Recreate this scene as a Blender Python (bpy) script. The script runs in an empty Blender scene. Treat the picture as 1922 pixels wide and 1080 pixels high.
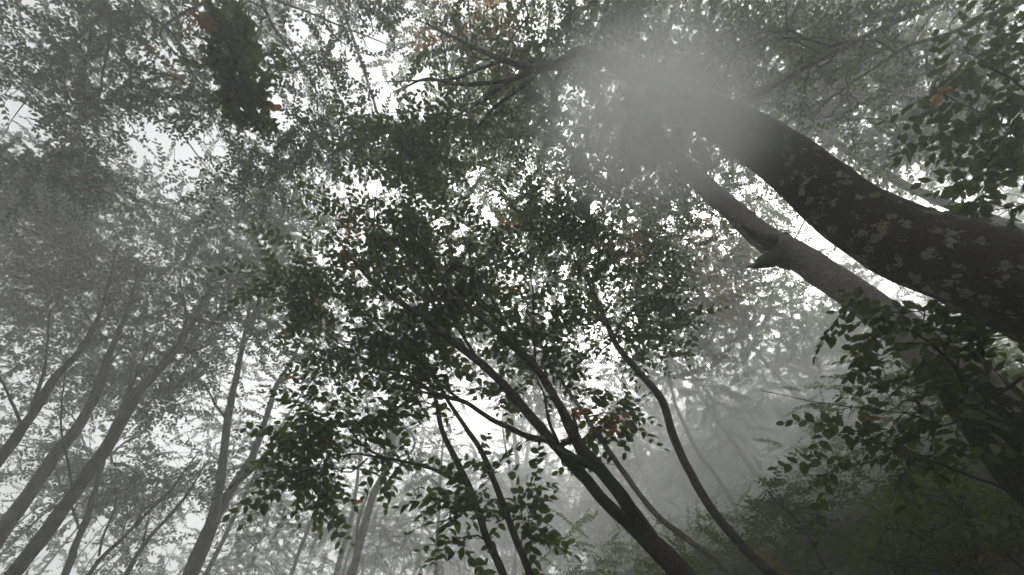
import bpy, math
import numpy as np
from mathutils import Matrix, Vector

# ------------------------------------------------------------------ camera, light, exposure
scene = bpy.context.scene
COL = scene.collection
F_PX = 747.0                       # focal length for a 1922 px wide frame
PITCH = math.radians(59.0)
EYE = np.array([0.0, 0.0, 1.6])

cam_data = bpy.data.cameras.new("camera")
cam_data.sensor_width = 36.0
cam_data.lens = 36.0 * F_PX / 1922.0
cam_data.clip_start = 0.05
cam_data.clip_end = 400.0
cam = bpy.data.objects.new("camera", cam_data)
cam.location = EYE
cam.rotation_euler = (math.pi / 2 + PITCH, 0.0, 0.0)
COL.objects.link(cam)
scene.camera = cam

SUN_EL, SUN_AZ = math.radians(62), math.radians(35)      # azimuth from +Y towards +X
world = bpy.data.worlds.new("World")
scene.world = world
world.use_nodes = True
wn = world.node_tree.nodes
wl = world.node_tree.links
wn.clear()
sky = wn.new("ShaderNodeTexSky")
sky.sky_type = 'NISHITA'
sky.sun_disc = False
sky.sun_elevation = SUN_EL
sky.sun_rotation = SUN_AZ
sky.dust_density = 6.0
sky.air_density = 1.0
hs = wn.new("ShaderNodeHueSaturation")                  # overcast: the sky's blue is almost lost
hs.inputs["Saturation"].default_value = 0.08
bg = wn.new("ShaderNodeBackground")
bg.inputs["Strength"].default_value = 0.15
wo = wn.new("ShaderNodeOutputWorld")
wl.new(sky.outputs[0], hs.inputs["Color"])
wl.new(hs.outputs[0], bg.inputs["Color"])
wl.new(bg.outputs[0], wo.inputs["Surface"])

sun_data = bpy.data.lights.new("sun", 'SUN')
sun_data.energy = 1.5
sun_data.angle = math.radians(20)
sun_data.color = (1.0, 0.97, 0.92)
sun = bpy.data.objects.new("sun", sun_data)
sdir = Vector((math.sin(SUN_AZ) * math.cos(SUN_EL), math.cos(SUN_AZ) * math.cos(SUN_EL), math.sin(SUN_EL)))
sun.rotation_euler = sdir.to_track_quat('Z', 'Y').to_euler()
sun.location = (10, 12, 40)
COL.objects.link(sun)

scene.view_settings.view_transform = 'Standard'
scene.view_settings.look = 'None'
scene.view_settings.gamma = 1.0
scene.view_settings.use_curve_mapping = False
scene.view_settings.exposure = 0.92
HAZE_DENSITY = 0.030

cy = scene.cycles
cy.use_denoising = True
cy.denoiser = 'OPENIMAGEDENOISE'
cy.denoising_input_passes = 'RGB_ALBEDO_NORMAL'
cy.denoising_prefilter = 'FAST'
cy.max_bounces = 6
cy.diffuse_bounces = 2
cy.glossy_bounces = 1
cy.transmission_bounces = 2
cy.volume_bounces = 4
cy.transparent_max_bounces = 4
cy.volume_step_rate = 2.0
cy.volume_max_steps = 128
cy.sample_clamp_indirect = 4.0

# ------------------------------------------------------------------ geometry helpers
FWD = np.array([0.0, math.cos(PITCH), math.sin(PITCH)])
UPV = np.array([0.0, -math.sin(PITCH), math.cos(PITCH)])
RGT = np.array([1.0, 0.0, 0.0])
rng = np.random.default_rng(11)


def ray(px, py):
    return FWD + RGT * ((px - 961.0) / F_PX) + UPV * ((540.0 - py) / F_PX)


def P(px, py, z):
    return EYE + ray(px, py) * z


def project(p):
    d = p - EYE
    z = d @ FWD
    zz = np.maximum(z, 1e-3)
    return 961 + F_PX * (d @ RGT) / zz, 540 - F_PX * (d @ UPV) / zz, z


HX, HY = math.sin(math.radians(50)), math.cos(math.radians(50))


def ground_z(x, y):
    a = x * HX + y * HY
    up = np.where(a > 0, 13.5 * np.tanh(np.maximum(a, 0) * 0.66 / 13.5 * (1 + 0.012 * np.maximum(a, 0))), 0)
    dn = np.where(a < 0, 3.2 * np.tanh(np.minimum(a, 0) * 0.3 / 3.2), 0)
    n = 0.12 * np.sin(x * 0.9 + 1.3 * np.sin(y * 0.5)) + 0.1 * np.sin(y * 1.3 + x * 0.4) + 0.05 * np.sin(2.7 * x - 1.9 * y)
    return up + dn + n * np.minimum(1, (x * x + y * y) / 9.0)


def clump_noise(p, f=1.0):
    x, y, z = p[:, 0] * f, p[:, 1] * f, p[:, 2] * f
    return (np.sin(2.1 * x + 1.7 * np.sin(1.3 * y + 0.5) + 0.4) * np.sin(1.9 * y + 1.4 * np.sin(1.1 * z)) +
            0.6 * np.sin(4.3 * z + 2.2 * np.sin(2.0 * x)) * np.sin(4.1 * x + 1.1 * y) + 0.3 * np.sin(7.7 * y + 3 * z + x))


def catmull(pts, step):
    pts = np.asarray(pts, float)
    n = len(pts)
    if n < 2:
        return pts
    ext = np.vstack([2 * pts[0] - pts[1], pts, 2 * pts[-1] - pts[-2]])
    out = []
    for i in range(n - 1):
        p0, p1, p2, p3 = ext[i:i + 4]
        L = np.linalg.norm((p2 - p1)[:3])
        m = max(1, int(math.ceil(L / step)))
        t = (np.arange(m) / m)[:, None]
        out.append(0.5 * (2 * p1 + (p2 - p0) * t + (2 * p0 - 5 * p1 + 4 * p2 - p3) * t ** 2 + (3 * p1 - p0 - 3 * p2 + p3) * t ** 3))
    out.append(pts[-1:])
    return np.vstack(out)


def tube(pts, rad, sides, lump=0.0, seed=0, cap=True):
    """A swept tube: (verts, quads)."""
    pts = np.asarray(pts, float)
    rad = np.asarray(rad, float)
    n = len(pts)
    t = np.gradient(pts, axis=0)
    t /= np.linalg.norm(t, axis=1, keepdims=True) + 1e-9
    ref = np.array([0.31, 0.87, 0.12]) if abs(t[n // 2] @ np.array([0.31, 0.87, 0.12])) < 0.8 else np.array([0.9, -0.2, 0.4])
    u = np.cross(t, ref)
    u /= np.linalg.norm(u, axis=1, keepdims=True) + 1e-9
    v = np.cross(t, u)
    a = np.arange(sides) * 2 * math.pi / sides
    r = np.repeat(rad[:, None], sides, 1)
    if lump > 0:
        s = np.cumsum(np.r_[0, np.linalg.norm(np.diff(pts, axis=0), axis=1)])[:, None] / max(rad.mean(), 1e-3)
        k = seed * 1.7
        A = a[None, :]
        nz = (np.sin(2 * A + 0.5 * s + k) + 0.7 * np.sin(3 * A - 0.8 * s + 2 * k) + 0.6 * np.sin(A + 1.1 * s + k) +
              0.35 * np.sin(5 * A + 1.9 * s) * np.sin(1.3 * s + k) + 0.25 * np.sin(9 * A - 2.7 * s + np.sin(3.1 * s)) +
              0.2 * np.sin(13 * A + 4.1 * s + 2 * np.sin(2 * A)))
        r = r * (1 + lump * nz)
    V = pts[:, None, :] + r[:, :, None] * (np.cos(a)[None, :, None] * u[:, None, :] + np.sin(a)[None, :, None] * v[:, None, :])
    V = V.reshape(-1, 3)
    i = np.arange(n - 1)[:, None] * sides
    j = np.arange(sides)[None, :]
    jn = (j + 1) % sides
    Q = np.stack([i + j, i + jn, i + sides + jn, i + sides + j], -1).reshape(-1, 4)
    return V, Q


class Quads:
    """Collects quads (and a per-face tint) for ONE mesh object."""
    def __init__(self):
        self.v, self.q, self.t, self.n = [], [], [], 0

    def add(self, V, Q, tint=0.0):
        self.v.append(V)
        self.q.append(Q + self.n)
        self.t.append(np.broadcast_to(np.asarray(tint, float), (len(Q),)))
        self.n += len(V)

    def mesh(self, name, mat, smooth=True, local=None):
        V = np.vstack(self.v) if self.v else np.zeros((0, 3))
        Q = np.vstack(self.q).astype(np.int32)
        T = np.concatenate(self.t).astype(np.float32)
        if local is not None:
            V = V - np.asarray(local)
        me = bpy.data.meshes.new(name)
        me.vertices.add(len(V))
        me.vertices.foreach_set("co", V.astype(np.float32).ravel())
        me.loops.add(len(Q) * 4)
        me.loops.foreach_set("vertex_index", Q.ravel())
        me.polygons.add(len(Q))
        me.polygons.foreach_set("loop_start", np.arange(len(Q), dtype=np.int32) * 4)
        me.polygons.foreach_set("loop_total", np.full(len(Q), 4, np.int32))
        me.polygons.foreach_set("use_smooth", np.full(len(Q), smooth))
        at = me.attributes.new("tint", 'FLOAT', 'FACE')
        at.data.foreach_set("value", T)
        me.materials.append(mat)
        me.update(calc_edges=True)
        return me

    def build(self, name, mat, parent=None, origin=(0, 0, 0), smooth=True, kind=None):
        o = bpy.data.objects.new(name, self.mesh(name, mat, smooth, origin))
        COL.objects.link(o)
        if parent is not None:
            o.parent = parent
        else:
            o.location = origin
        if kind:
            o["kind"] = kind
        return o


def root(name, label, category, loc, group=None):
    o = bpy.data.objects.new(name, None)
    o.empty_display_size = 0.2
    o.location = loc
    COL.objects.link(o)
    o["label"] = label
    o["category"] = category
    if group:
        o["group"] = group
    return o


# ------------------------------------------------------------------ materials
def new_mat(name):
    m = bpy.data.materials.new(name)
    m.use_nodes = True
    m.node_tree.nodes.clear()
    return m, m.node_tree.nodes, m.node_tree.links


def ramp(nodes, stops):
    r = nodes.new("ShaderNodeValToRGB")
    e = r.color_ramp.elements
    e[0].position, e[0].color = stops[0][0], (*stops[0][1], 1)
    e[1].position, e[1].color = stops[1][0], (*stops[1][1], 1)
    for p, c in stops[2:]:
        k = e.new(p)
        k.color = (*c, 1)
    return r


def leaf_material(name, single=False, stops=None, trans=0.3):
    m, N, L = new_mat(name)
    if single:
        src = N.new("ShaderNodeObjectInfo")
        fac = src.outputs["Random"]
    else:
        src = N.new("ShaderNodeAttribute")
        src.attribute_name = "tint"
        fac = src.outputs["Fac"]
    r = ramp(N, stops)
    L.new(fac, r.inputs[0])
    geo = N.new("ShaderNodeNewGeometry")
    nz = N.new("ShaderNodeTexNoise")
    nz.inputs["Scale"].default_value = 45.0
    nz.inputs["Detail"].default_value = 3.0
    L.new(geo.outputs["Position"], nz.inputs["Vector"])
    mul = N.new("ShaderNodeMix")
    mul.data_type = 'RGBA'
    mul.blend_type = 'MULTIPLY'
    mul.inputs["Factor"].default_value = 0.55
    L.new(r.outputs[0], mul.inputs[6])
    L.new(nz.outputs["Fac"], mul.inputs[7])
    d = N.new("ShaderNodeBsdfDiffuse")
    t = N.new("ShaderNodeBsdfTranslucent")
    g = N.new("ShaderNodeBsdfGlossy")
    g.inputs["Roughness"].default_value = 0.45
    g.inputs["Color"].default_value = (0.9, 0.95, 1, 1)
    mx = N.new("ShaderNodeMixShader")
    mx.inputs[0].default_value = trans
    mg = N.new("ShaderNodeMixShader")
    mg.inputs[0].default_value = 0.035
    L.new(mul.outputs[2], d.inputs[0])
    tc2 = N.new("ShaderNodeMix")               # light that comes through a leaf is yellower than what it reflects
    tc2.data_type = 'RGBA'
    tc2.blend_type = 'MULTIPLY'
    tc2.inputs["Factor"].default_value = 1.0
    tc2.inputs[7].default_value = (1.6, 1.8, 0.35, 1)
    L.new(mul.outputs[2], tc2.inputs[6])
    L.new(tc2.outputs[2], t.inputs[0])
    L.new(d.outputs[0], mx.inputs[1])
    L.new(t.outputs[0], mx.inputs[2])
    L.new(mx.outputs[0], mg.inputs[1])
    L.new(g.outputs[0], mg.inputs[2])
    o = N.new("ShaderNodeOutputMaterial")
    L.new(mg.outputs[0], o.inputs["Surface"])
    return m


GREEN = [(0.0, (0.032, 0.056, 0.006)), (0.45, (0.064, 0.095, 0.009)), (0.75, (0.105, 0.132, 0.013)),
         (0.9, (0.12, 0.13, 0.04)), (0.935, (0.16, 0.13, 0.045)), (0.97, (0.34, 0.15, 0.05)), (1.0, (0.32, 0.09, 0.04))]
GREY = [(0.0, (0.030, 0.042, 0.014)), (0.5, (0.046, 0.064, 0.019)), (0.9, (0.09, 0.10, 0.05)), (0.95, (0.15, 0.12, 0.05)),
        (1.0, (0.32, 0.16, 0.06))]
MOSS = [(0.0, (0.08, 0.11, 0.015)), (0.5, (0.13, 0.17, 0.022)), (0.9, (0.17, 0.21, 0.03)), (0.95, (0.14, 0.17, 0.05)),
        (1.0, (0.28, 0.13, 0.06))]
M_leaf = leaf_material("green_leaf", stops=GREEN, trans=.52)
M_leaf1 = leaf_material("green_leaf_single", single=True, stops=GREEN[:4], trans=.52)
M_grey = leaf_material("olive_leaf", stops=GREY, trans=0.25)
M_grey1 = leaf_material("olive_leaf_single", single=True, stops=GREY[:3], trans=0.25)
M_moss = leaf_material("bright_leaf", stops=MOSS, trans=0.35)
M_moss1 = leaf_material("bright_leaf_single", single=True, stops=MOSS[:3], trans=0.35)


def bark_material(name, base, patch, amount, scale, moss=0.0, bump=0.5):
    m, N, L = new_mat(name)
    tc = N.new("ShaderNodeNewGeometry")
    n1 = N.new("ShaderNodeTexNoise")
    n1.inputs["Scale"].default_value = scale * 3
    n1.inputs["Detail"].default_value = 7
    n1.inputs["Roughness"].default_value = 0.65
    L.new(tc.outputs["Position"], n1.inputs["Vector"])
    r1 = ramp(N, [(0.3, tuple(c * 0.55 for c in base)), (0.72, tuple(c * 1.5 for c in base))])
    L.new(n1.outputs["Fac"], r1.inputs[0])
    # lichen: rounded blotches broken up by noise
    wn_ = N.new("ShaderNodeTexNoise")
    wn_.inputs["Scale"].default_value = scale * 2.2
    wn_.inputs["Detail"].default_value = 3
    L.new(tc.outputs["Position"], wn_.inputs["Vector"])
    mixv = N.new("ShaderNodeMix")
    mixv.data_type = 'VECTOR'
    mixv.inputs["Factor"].default_value = 0.07
    L.new(tc.outputs["Position"], mixv.inputs[4])
    L.new(wn_.outputs["Color"], mixv.inputs[5])
    vo = N.new("ShaderNodeTexVoronoi")
    vo.feature = 'F1'
    vo.inputs["Scale"].default_value = scale
    L.new(mixv.outputs[1], vo.inputs["Vector"])
    sep = N.new("ShaderNodeSeparateColor")
    L.new(vo.outputs["Color"], sep.inputs[0])
    # threshold differs from cell to cell, so patches differ in size and some cells have none
    th = N.new("ShaderNodeMath")
    th.operation = 'MULTIPLY_ADD'
    th.inputs[1].default_value = 0.62
    th.inputs[2].default_value = amount - 0.42
    L.new(sep.outputs[0], th.inputs[0])
    su = N.new("ShaderNodeMath")
    su.operation = 'SUBTRACT'
    L.new(th.outputs[0], su.inputs[0])
    L.new(vo.outputs["Distance"], su.inputs[1])
    n3 = N.new("ShaderNodeTexNoise")
    n3.inputs["Scale"].default_value = scale * 6
    n3.inputs["Detail"].default_value = 5
    L.new(tc.outputs["Position"], n3.inputs["Vector"])
    ad = N.new("ShaderNodeMath")
    ad.operation = 'MULTIPLY_ADD'
    ad.inputs[1].default_value = 0.5
    ad.inputs[2].default_value = -0.25
    L.new(n3.outputs["Fac"], ad.inputs[0])
    ad2 = N.new("ShaderNodeMath")
    ad2.operation = 'ADD'
    L.new(su.outputs[0], ad2.inputs[0])
    L.new(ad.outputs[0], ad2.inputs[1])
    mr = N.new("ShaderNodeMapRange")
    mr.inputs[1].default_value = 0.0
    mr.inputs[2].default_value = 0.16
    L.new(ad2.outputs[0], mr.inputs[0])
    pr = ramp(N, [(0.0, patch), (0.5, tuple(c * 0.72 for c in patch)), (0.8, (patch[0] * 0.9, patch[1] * 0.85, patch[2] * 0.7)),
                  (1.0, (patch[0] * 0.55, patch[1] * 0.7, patch[2] * 0.4))])
    L.new(sep.outputs[1], pr.inputs[0])
    pm = N.new("ShaderNodeMix")
    pm.data_type = 'RGBA'
    pm.blend_type = 'MULTIPLY'
    pm.inputs["Factor"].default_value = 0.7
    L.new(pr.outputs[0], pm.inputs[6])
    L.new(n1.outputs["Fac"], pm.inputs[7])
    mx = N.new("ShaderNodeMix")
    mx.data_type = 'RGBA'
    L.new(mr.outputs[0], mx.inputs["Factor"])
    L.new(r1.outputs[0], mx.inputs[6])
    L.new(pm.outputs[2], mx.inputs[7])
    col = mx.outputs[2]
    if moss > 0:
        n4 = N.new("ShaderNodeTexNoise")
        n4.inputs["Scale"].default_value = 2.2
        n4.inputs["Detail"].default_value = 6
        L.new(tc.outputs["Position"], n4.inputs["Vector"])
        m4 = N.new("ShaderNodeMapRange")
        m4.inputs[1].default_value = 0.62 - moss * 0.2
        m4.inputs[2].default_value = 0.72 - moss * 0.2
        L.new(n4.outputs["Fac"], m4.inputs[0])
        m5 = N.new("ShaderNodeMix")
        m5.data_type = 'RGBA'
        m5.inputs[7].default_value = (0.025, 0.038, 0.014, 1)
        L.new(m4.outputs[0], m5.inputs["Factor"])
        L.new(col, m5.inputs[6])
        col = m5.outputs[2]
    bs = N.new("ShaderNodeBsdfPrincipled")
    bs.inputs["Roughness"].default_value = 0.85
    bs.inputs["Specular IOR Level"].default_value = 0.25
    L.new(col, bs.inputs["Base Color"])
    bp = N.new("ShaderNodeBump")
    bp.inputs["Strength"].default_value = bump
    bp.inputs["Distance"].default_value = 0.012
    L.new(n1.outputs["Fac"], bp.inputs["Height"])
    L.new(bp.outputs[0], bs.inputs["Normal"])
    o = N.new("ShaderNodeOutputMaterial")
    L.new(bs.outputs[0], o.inputs["Surface"])
    return m


M_bark_big = bark_material("lichen_bark", (0.032, 0.029, 0.024), (0.29, 0.29, 0.24), 0.45, 22.0, moss=0.35, bump=0.9)
M_bark_dark = bark_material("dark_bark", (0.026, 0.023, 0.020), (0.11, 0.11, 0.095), 0.38, 22.0, moss=0.3)
M_bark_grey = bark_material("grey_bark", (0.14, 0.13, 0.115), (0.36, 0.36, 0.31), 0.50, 22.0, bump=0.9)
M_bark_far = bark_material("weathered_bark", (0.042, 0.038, 0.034), (0.17, 0.17, 0.15), 0.44, 7.0)
M_twig = bark_material("twig_bark", (0.05, 0.043, 0.036), (0.12, 0.12, 0.10), 0.25, 20.0, bump=0.2)

# ------------------------------------------------------------------ leaves and sprays
def leaf_quads(length, width, fold, curl, fine):
    """One leaf, stalk at the origin, growing along +X, face up."""
    def Z(x, y):
        return abs(y) * fold - curl * x * x / max(length, 1e-3)
    L, W = length, width
    if fine:
        V = [(0, 0), (.30 * L, .46 * W), (.62 * L, .44 * W), (.85 * L, .2 * W), (L, 0), (.45 * L, 0), (.30 * L, -.46 * W), (.62 * L, -.44 * W), (.85 * L, -.2 * W)]
        Q = [(0, 5, 2, 1), (5, 4, 3, 2), (0, 6, 7, 5), (5, 7, 8, 4)]
    else:
        V = [(0, 0), (.32 * L, .47 * W), (.68 * L, .40 * W), (L, 0), (.68 * L, -.40 * W), (.32 * L, -.47 * W)]
        Q = [(0, 3, 2, 1), (0, 5, 4, 3)]
    V = np.array([(x, y, Z(x, y)) for x, y in V])
    return V, np.array(Q)


def rot_from(x, n):
    """Matrix whose columns are x, n x x, n."""
    x = x / np.linalg.norm(x)
    n = n - (n @ x) * x
    n = n / (np.linalg.norm(n) + 1e-9)
    return np.stack([x, np.cross(n, x), n], 1)


def make_spray(r, n_leaves, length, fine, spread=1.0, droop=0.25, size=(0.058, 0.085), ratio=(0.5, 0.66)):
    """A flat zig-zag twig with alternate leaves. Returns dict of stem tube, leaves' verts/quads and their frames."""
    s = np.linspace(0, 1, n_leaves + 1)
    zig = np.array([(1 if i % 2 else -1) * 0.012 for i in range(n_leaves + 1)])
    pts = np.stack([s * length, zig + 0.10 * length * np.sin(s * 2 + r.uniform(-1, 1)), -droop * length * s ** 2], 1)
    V, Q, frames, lid = [], [], [], []
    k = 0
    for i in range(n_leaves):
        side = 1 if i % 2 else -1
        last = i == n_leaves - 1
        ang = side * math.radians(r.uniform(38, 72)) if not last else math.radians(r.uniform(-15, 15))
        x = np.array([math.cos(ang), math.sin(ang), r.uniform(-0.45, 0.12)])
        n = np.array([r.uniform(-.35, .35), r.uniform(-.35, .35), 1.0])
        R = rot_from(x, n)
        ll = r.uniform(*size) * (0.72 + 0.4 * math.sin(math.pi * min(1, (i + .7) / n_leaves)))
        lv, lq = leaf_quads(ll, ll * r.uniform(*ratio), r.uniform(0.05, 0.35), r.uniform(-0.05, 0.35), fine)
        org = pts[i + 1] + x / np.linalg.norm(x) * 0.008
        V.append(lv @ R.T + org)
        Q.append(lq + k)
        k += len(lv)
        lid += [i] * len(lq)
        M = np.eye(4)
        M[:3, :3] = R * (ll / 0.09)
        M[:3, 3] = org
        frames.append(M)
    tv, tq = tube(pts[:: (1 if fine else 3)] if len(pts) > 4 else pts, np.linspace(0.0026, 0.001, len(pts[:: (1 if fine else 3)])) , 3)
    return dict(V=np.vstack(V), Q=np.vstack(Q), frames=np.array(frames), lid=np.array(lid), tv=tv, tq=tq, n=n_leaves)


r0 = np.random.default_rng(5)
FINE = [make_spray(r0, int(r0.integers(8, 13)), r0.uniform(.30, .42), True) for _ in range(10)]
MID = [make_spray(r0, int(r0.integers(13, 19)), r0.uniform(.34, .50), False, size=(0.046, 0.070)) for _ in range(10)]
FAR = [make_spray(r0, int(r0.integers(17, 24)), r0.uniform(.44, .64), False, size=(0.056, 0.084), ratio=(.52, .68)) for _ in range(8)]
SMALL = [make_spray(r0, int(r0.integers(10, 14)), r0.uniform(.22, .32), False, size=(0.045, 0.065)) for _ in range(6)]

COMPACT = [make_spray(r0, int(r0.integers(5, 8)), r0.uniform(.12, .18), True) for _ in range(6)]

LEAF_MESHES = {}


def single_leaf_mesh(mat, variant):
    """A broad single leaf 9 cm long: 24 triangles, wavy rim, folded along the midrib."""
    key = (mat.name, variant)
    if key in LEAF_MESHES:
        return LEAF_MESHES[key]
    r = np.random.default_rng(variant + 40)
    xs = np.array([0.0, .12, .3, .5, .7, .87, 1.0]) * 0.09
    wd = np.array([0.02, .30, .46, .50, .40, .20, 0.0]) * 0.09 * r.uniform(.56, .70)
    fold, curl = r.uniform(.05, .4), r.uniform(-.1, .4)
    V = []
    for x, w in zip(xs, wd):
        jl, jr = r.uniform(.9, 1.08, 2)
        zc = -curl * x * x / 0.09
        V += [(x, w * jl, zc + w * fold + r.uniform(-.002, .002)), (x, 0.0, zc), (x, -w * jr, zc + w * fold + r.uniform(-.002, .002))]
    Q = []
    for i in range(len(xs) - 1):
        a, b = i * 3, i * 3 + 3
        Q += [(a + 1, b + 1, b, a), (a + 2, b + 2, b + 1, a + 1)]
    q = Quads()
    q.add(np.array(V), np.array(Q))
    LEAF_MESHES[key] = q.mesh("leaf", mat)
    return LEAF_MESHES[key]


# canopy gaps where sky shows, as directions from the clearing: (px, py, rx, ry, strength)
_G = np.array([
    (5, 95, 38, 34, 1), (60, 35, 30, 24, .8), (105, 22, 34, 22, .8), (30, 212, 62, 28, 1), (85, 250, 50, 26, .9), (160, 60, 30, 20, .5),
    (290, 235, 48, 22, 1), (335, 285, 95, 42, .85), (345, 345, 34, 28, .9), (270, 270, 40, 30, .5), (170, 175, 26, 16, .6), (235, 110, 40, 20, .5),
    (562, 62, 34, 46, 1), (585, 25, 40, 25, .6), (530, 190, 44, 34, 1), (515, 235, 24, 26, .9), (490, 135, 24, 22, .8), (330, 110, 60, 30, .5),
    (728, 92, 62, 34, .8), (690, 70, 36, 26, .6), (775, 180, 62, 34, 1), (700, 165, 44, 50, .75), (640, 160, 50, 40, .5), (650, 235, 30, 20, .6),
    (884, 300, 17, 42, .85), (890, 375, 22, 30, .6), (850, 430, 36, 18, .85), (910, 420, 30, 20, .4), (700, 358, 60, 20, .95), (655, 335, 30, 14, .8),
    (980, 25, 60, 34, .75), (1000, 60, 40, 30, .5), (1120, 535, 50, 18, .8), (1095, 505, 30, 22, .8), (970, 500, 62, 30, .75), (1035, 395, 34, 24, .7), (1010, 350, 26, 24, .6),
    (900, 560, 30, 16, .5), (800, 520, 22, 16, .7), (1440, 128, 34, 22, .75), (1222, 345, 36, 22, .7), (1158, 292, 28, 16, .7),
    (1740, 455, 30, 20, .4), (1750, 375, 95, 34, 1), (1840, 370, 50, 26, .8), (1700, 330, 50, 24, .6), (1725, 225, 40, 18, .7), (1665, 165, 26, 14, .7), (1860, 150, 34, 24, .6),
    (1780, 90, 34, 30, .7), (1900, 250, 34, 30, .6), (1615, 500, 60, 24, .9), (1690, 545, 80, 24, 1.1), (1590, 465, 40, 20, .8), (1480, 430, 26, 20, .7), (1500, 500, 34, 24, .5),
    (1340, 620, 44, 26, .6), (1360, 690, 40, 26, .7), (1420, 720, 60, 30, .85), (1425, 765, 45, 40, .9), (1425, 845, 36, 26, 1.2), (1490, 745, 50, 26, .6), (1300, 640, 30, 20, .5),
    (1365, 500, 50, 30, .35), (1270, 410, 34, 24, .5), (1150, 400, 30, 20, .4), (1230, 480, 40, 20, .4),
    (895, 782, 58, 26, 1.1), (850, 760, 34, 20, .8), (1055, 722, 28, 18, .9), (1145, 720, 40, 20, .5), (985, 600, 24, 14, .5), (860, 650, 34, 20, .55), (930, 700, 34, 20, .6),
    (1095, 640, 34, 26, .5), (1180, 620, 26, 20, .5), (1010, 560, 34, 24, .6), (1230, 830, 24, 20, .5),
    (412, 732, 34, 24, 1), (465, 762, 46, 26, 1), (540, 700, 60, 50, .6), (520, 640, 30, 30, .75), (535, 605, 30, 26, .5), (500, 690, 30, 26, .7), (330, 830, 80, 50, .7), (345, 790, 40, 50, .7),
    (325, 870, 40, 16, .8), (210, 815, 44, 40, .8), (105, 660, 34, 16, .9), (25, 690, 60, 40, .65), (40, 770, 60, 20, .6), (30, 860, 50, 30, .6), (30, 925, 60, 34, .8), (90, 975, 60, 30, .7),
    (90, 1040, 70, 30, 1.1), (175, 985, 44, 30, .9), (160, 1010, 50, 20, .6), (240, 860, 30, 30, .6), (290, 985, 34, 16, .9), (345, 970, 40, 40, .6), (380, 945, 34, 50, .6), (270, 1040, 60, 30, .6),
    (400, 1040, 22, 34, .8), (450, 980, 34, 26, .6), (470, 830, 40, 30, .7), (560, 960, 60, 34, .45), (605, 870, 30, 24, .7), (645, 905, 26, 24, .7), (660, 740, 60, 34, .6), (590, 750, 30, 30, .4),
    (560, 470, 60, 20, .4), (210, 430, 34, 24, .7), (190, 400, 30, 22, .6), (90, 480, 60, 14, .5), (300, 470, 44, 20, .6), (370, 480, 50, 30, .5), (20, 420, 30, 20, .4), (260, 370, 40, 20, .5),
    (470, 440, 26, 30, .7), (540, 360, 30, 24, .5), (590, 330, 16, 16, .7), (640, 60, 26, 20, .5), (820, 130, 30, 20, .4), (990, 235, 30, 20, .3), (620, 660, 30, 20, .35),
    (240, 600, 60, 18, .45), (130, 560, 50, 16, .45), (170, 505, 80, 14, .4), (40, 620, 60, 16, .4), (400, 560, 60, 16, .4), (440, 640, 40, 20, .5)], float)
GAPS = _G.copy()
mid = (_G[:, 0] > 930) & (_G[:, 0] < 1560) & (_G[:, 1] > 250)
GAPS[mid, 4] *= 0.5
GAPS[mid, 2:4] *= 0.8
ul = (_G[:, 0] < 800) & (_G[:, 1] < 400)
GAPS[ul, 4] *= 1.15
GAPS[ul, 2:4] *= 1.3
ll = (_G[:, 0] < 560) & (_G[:, 1] > 640)
GAPS[ll, 2:4] *= 1.1


def gap_keep(p, r, soft=1.0):
    """Keep-probability test: foliage thins out towards the gaps."""
    px, py, z = project(p)
    keep = np.ones(len(p))
    for g in GAPS:
        d2 = ((px - g[0]) / g[2]) ** 2 + ((py - g[1]) / g[3]) ** 2
        keep *= 1 - np.clip(0.9 * g[4] * soft * np.exp(-d2 * 0.85), 0, 1)
    keep = np.where(z > 0.1, keep, 1.0)
    return r.random(len(p)) < keep ** 1.25


# warm autumn spots (px, py, radius)
AUTUMN = np.array([(925, 12, 34), (952, 105, 26), (955, 128, 18), (885, 70, 24), (820, 62, 14), (1355, 560, 34), (1345, 525, 22), (1315, 450, 22), (1175, 460, 26), (1320, 420, 20),
                   (945, 415, 20), (665, 445, 24), (1105, 800, 26), (380, 65, 28), (315, 130, 24), (135, 255, 18), (512, 205, 16), (120, 160, 16), (925, 775, 22), (905, 665, 22), (1390, 440, 26), (1800, 1050, 24)], float)


def autumn_mask(p, r):
    px, py, z = project(p)
    m = np.zeros(len(p), bool)
    for a in AUTUMN:
        d = np.hypot(px - a[0], py - a[1]) / a[2]
        m |= (d < 1.1) & (r.random(len(p)) < 0.55)
    return m


TOTAL = dict(sprays=0, leaves=0)


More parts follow.
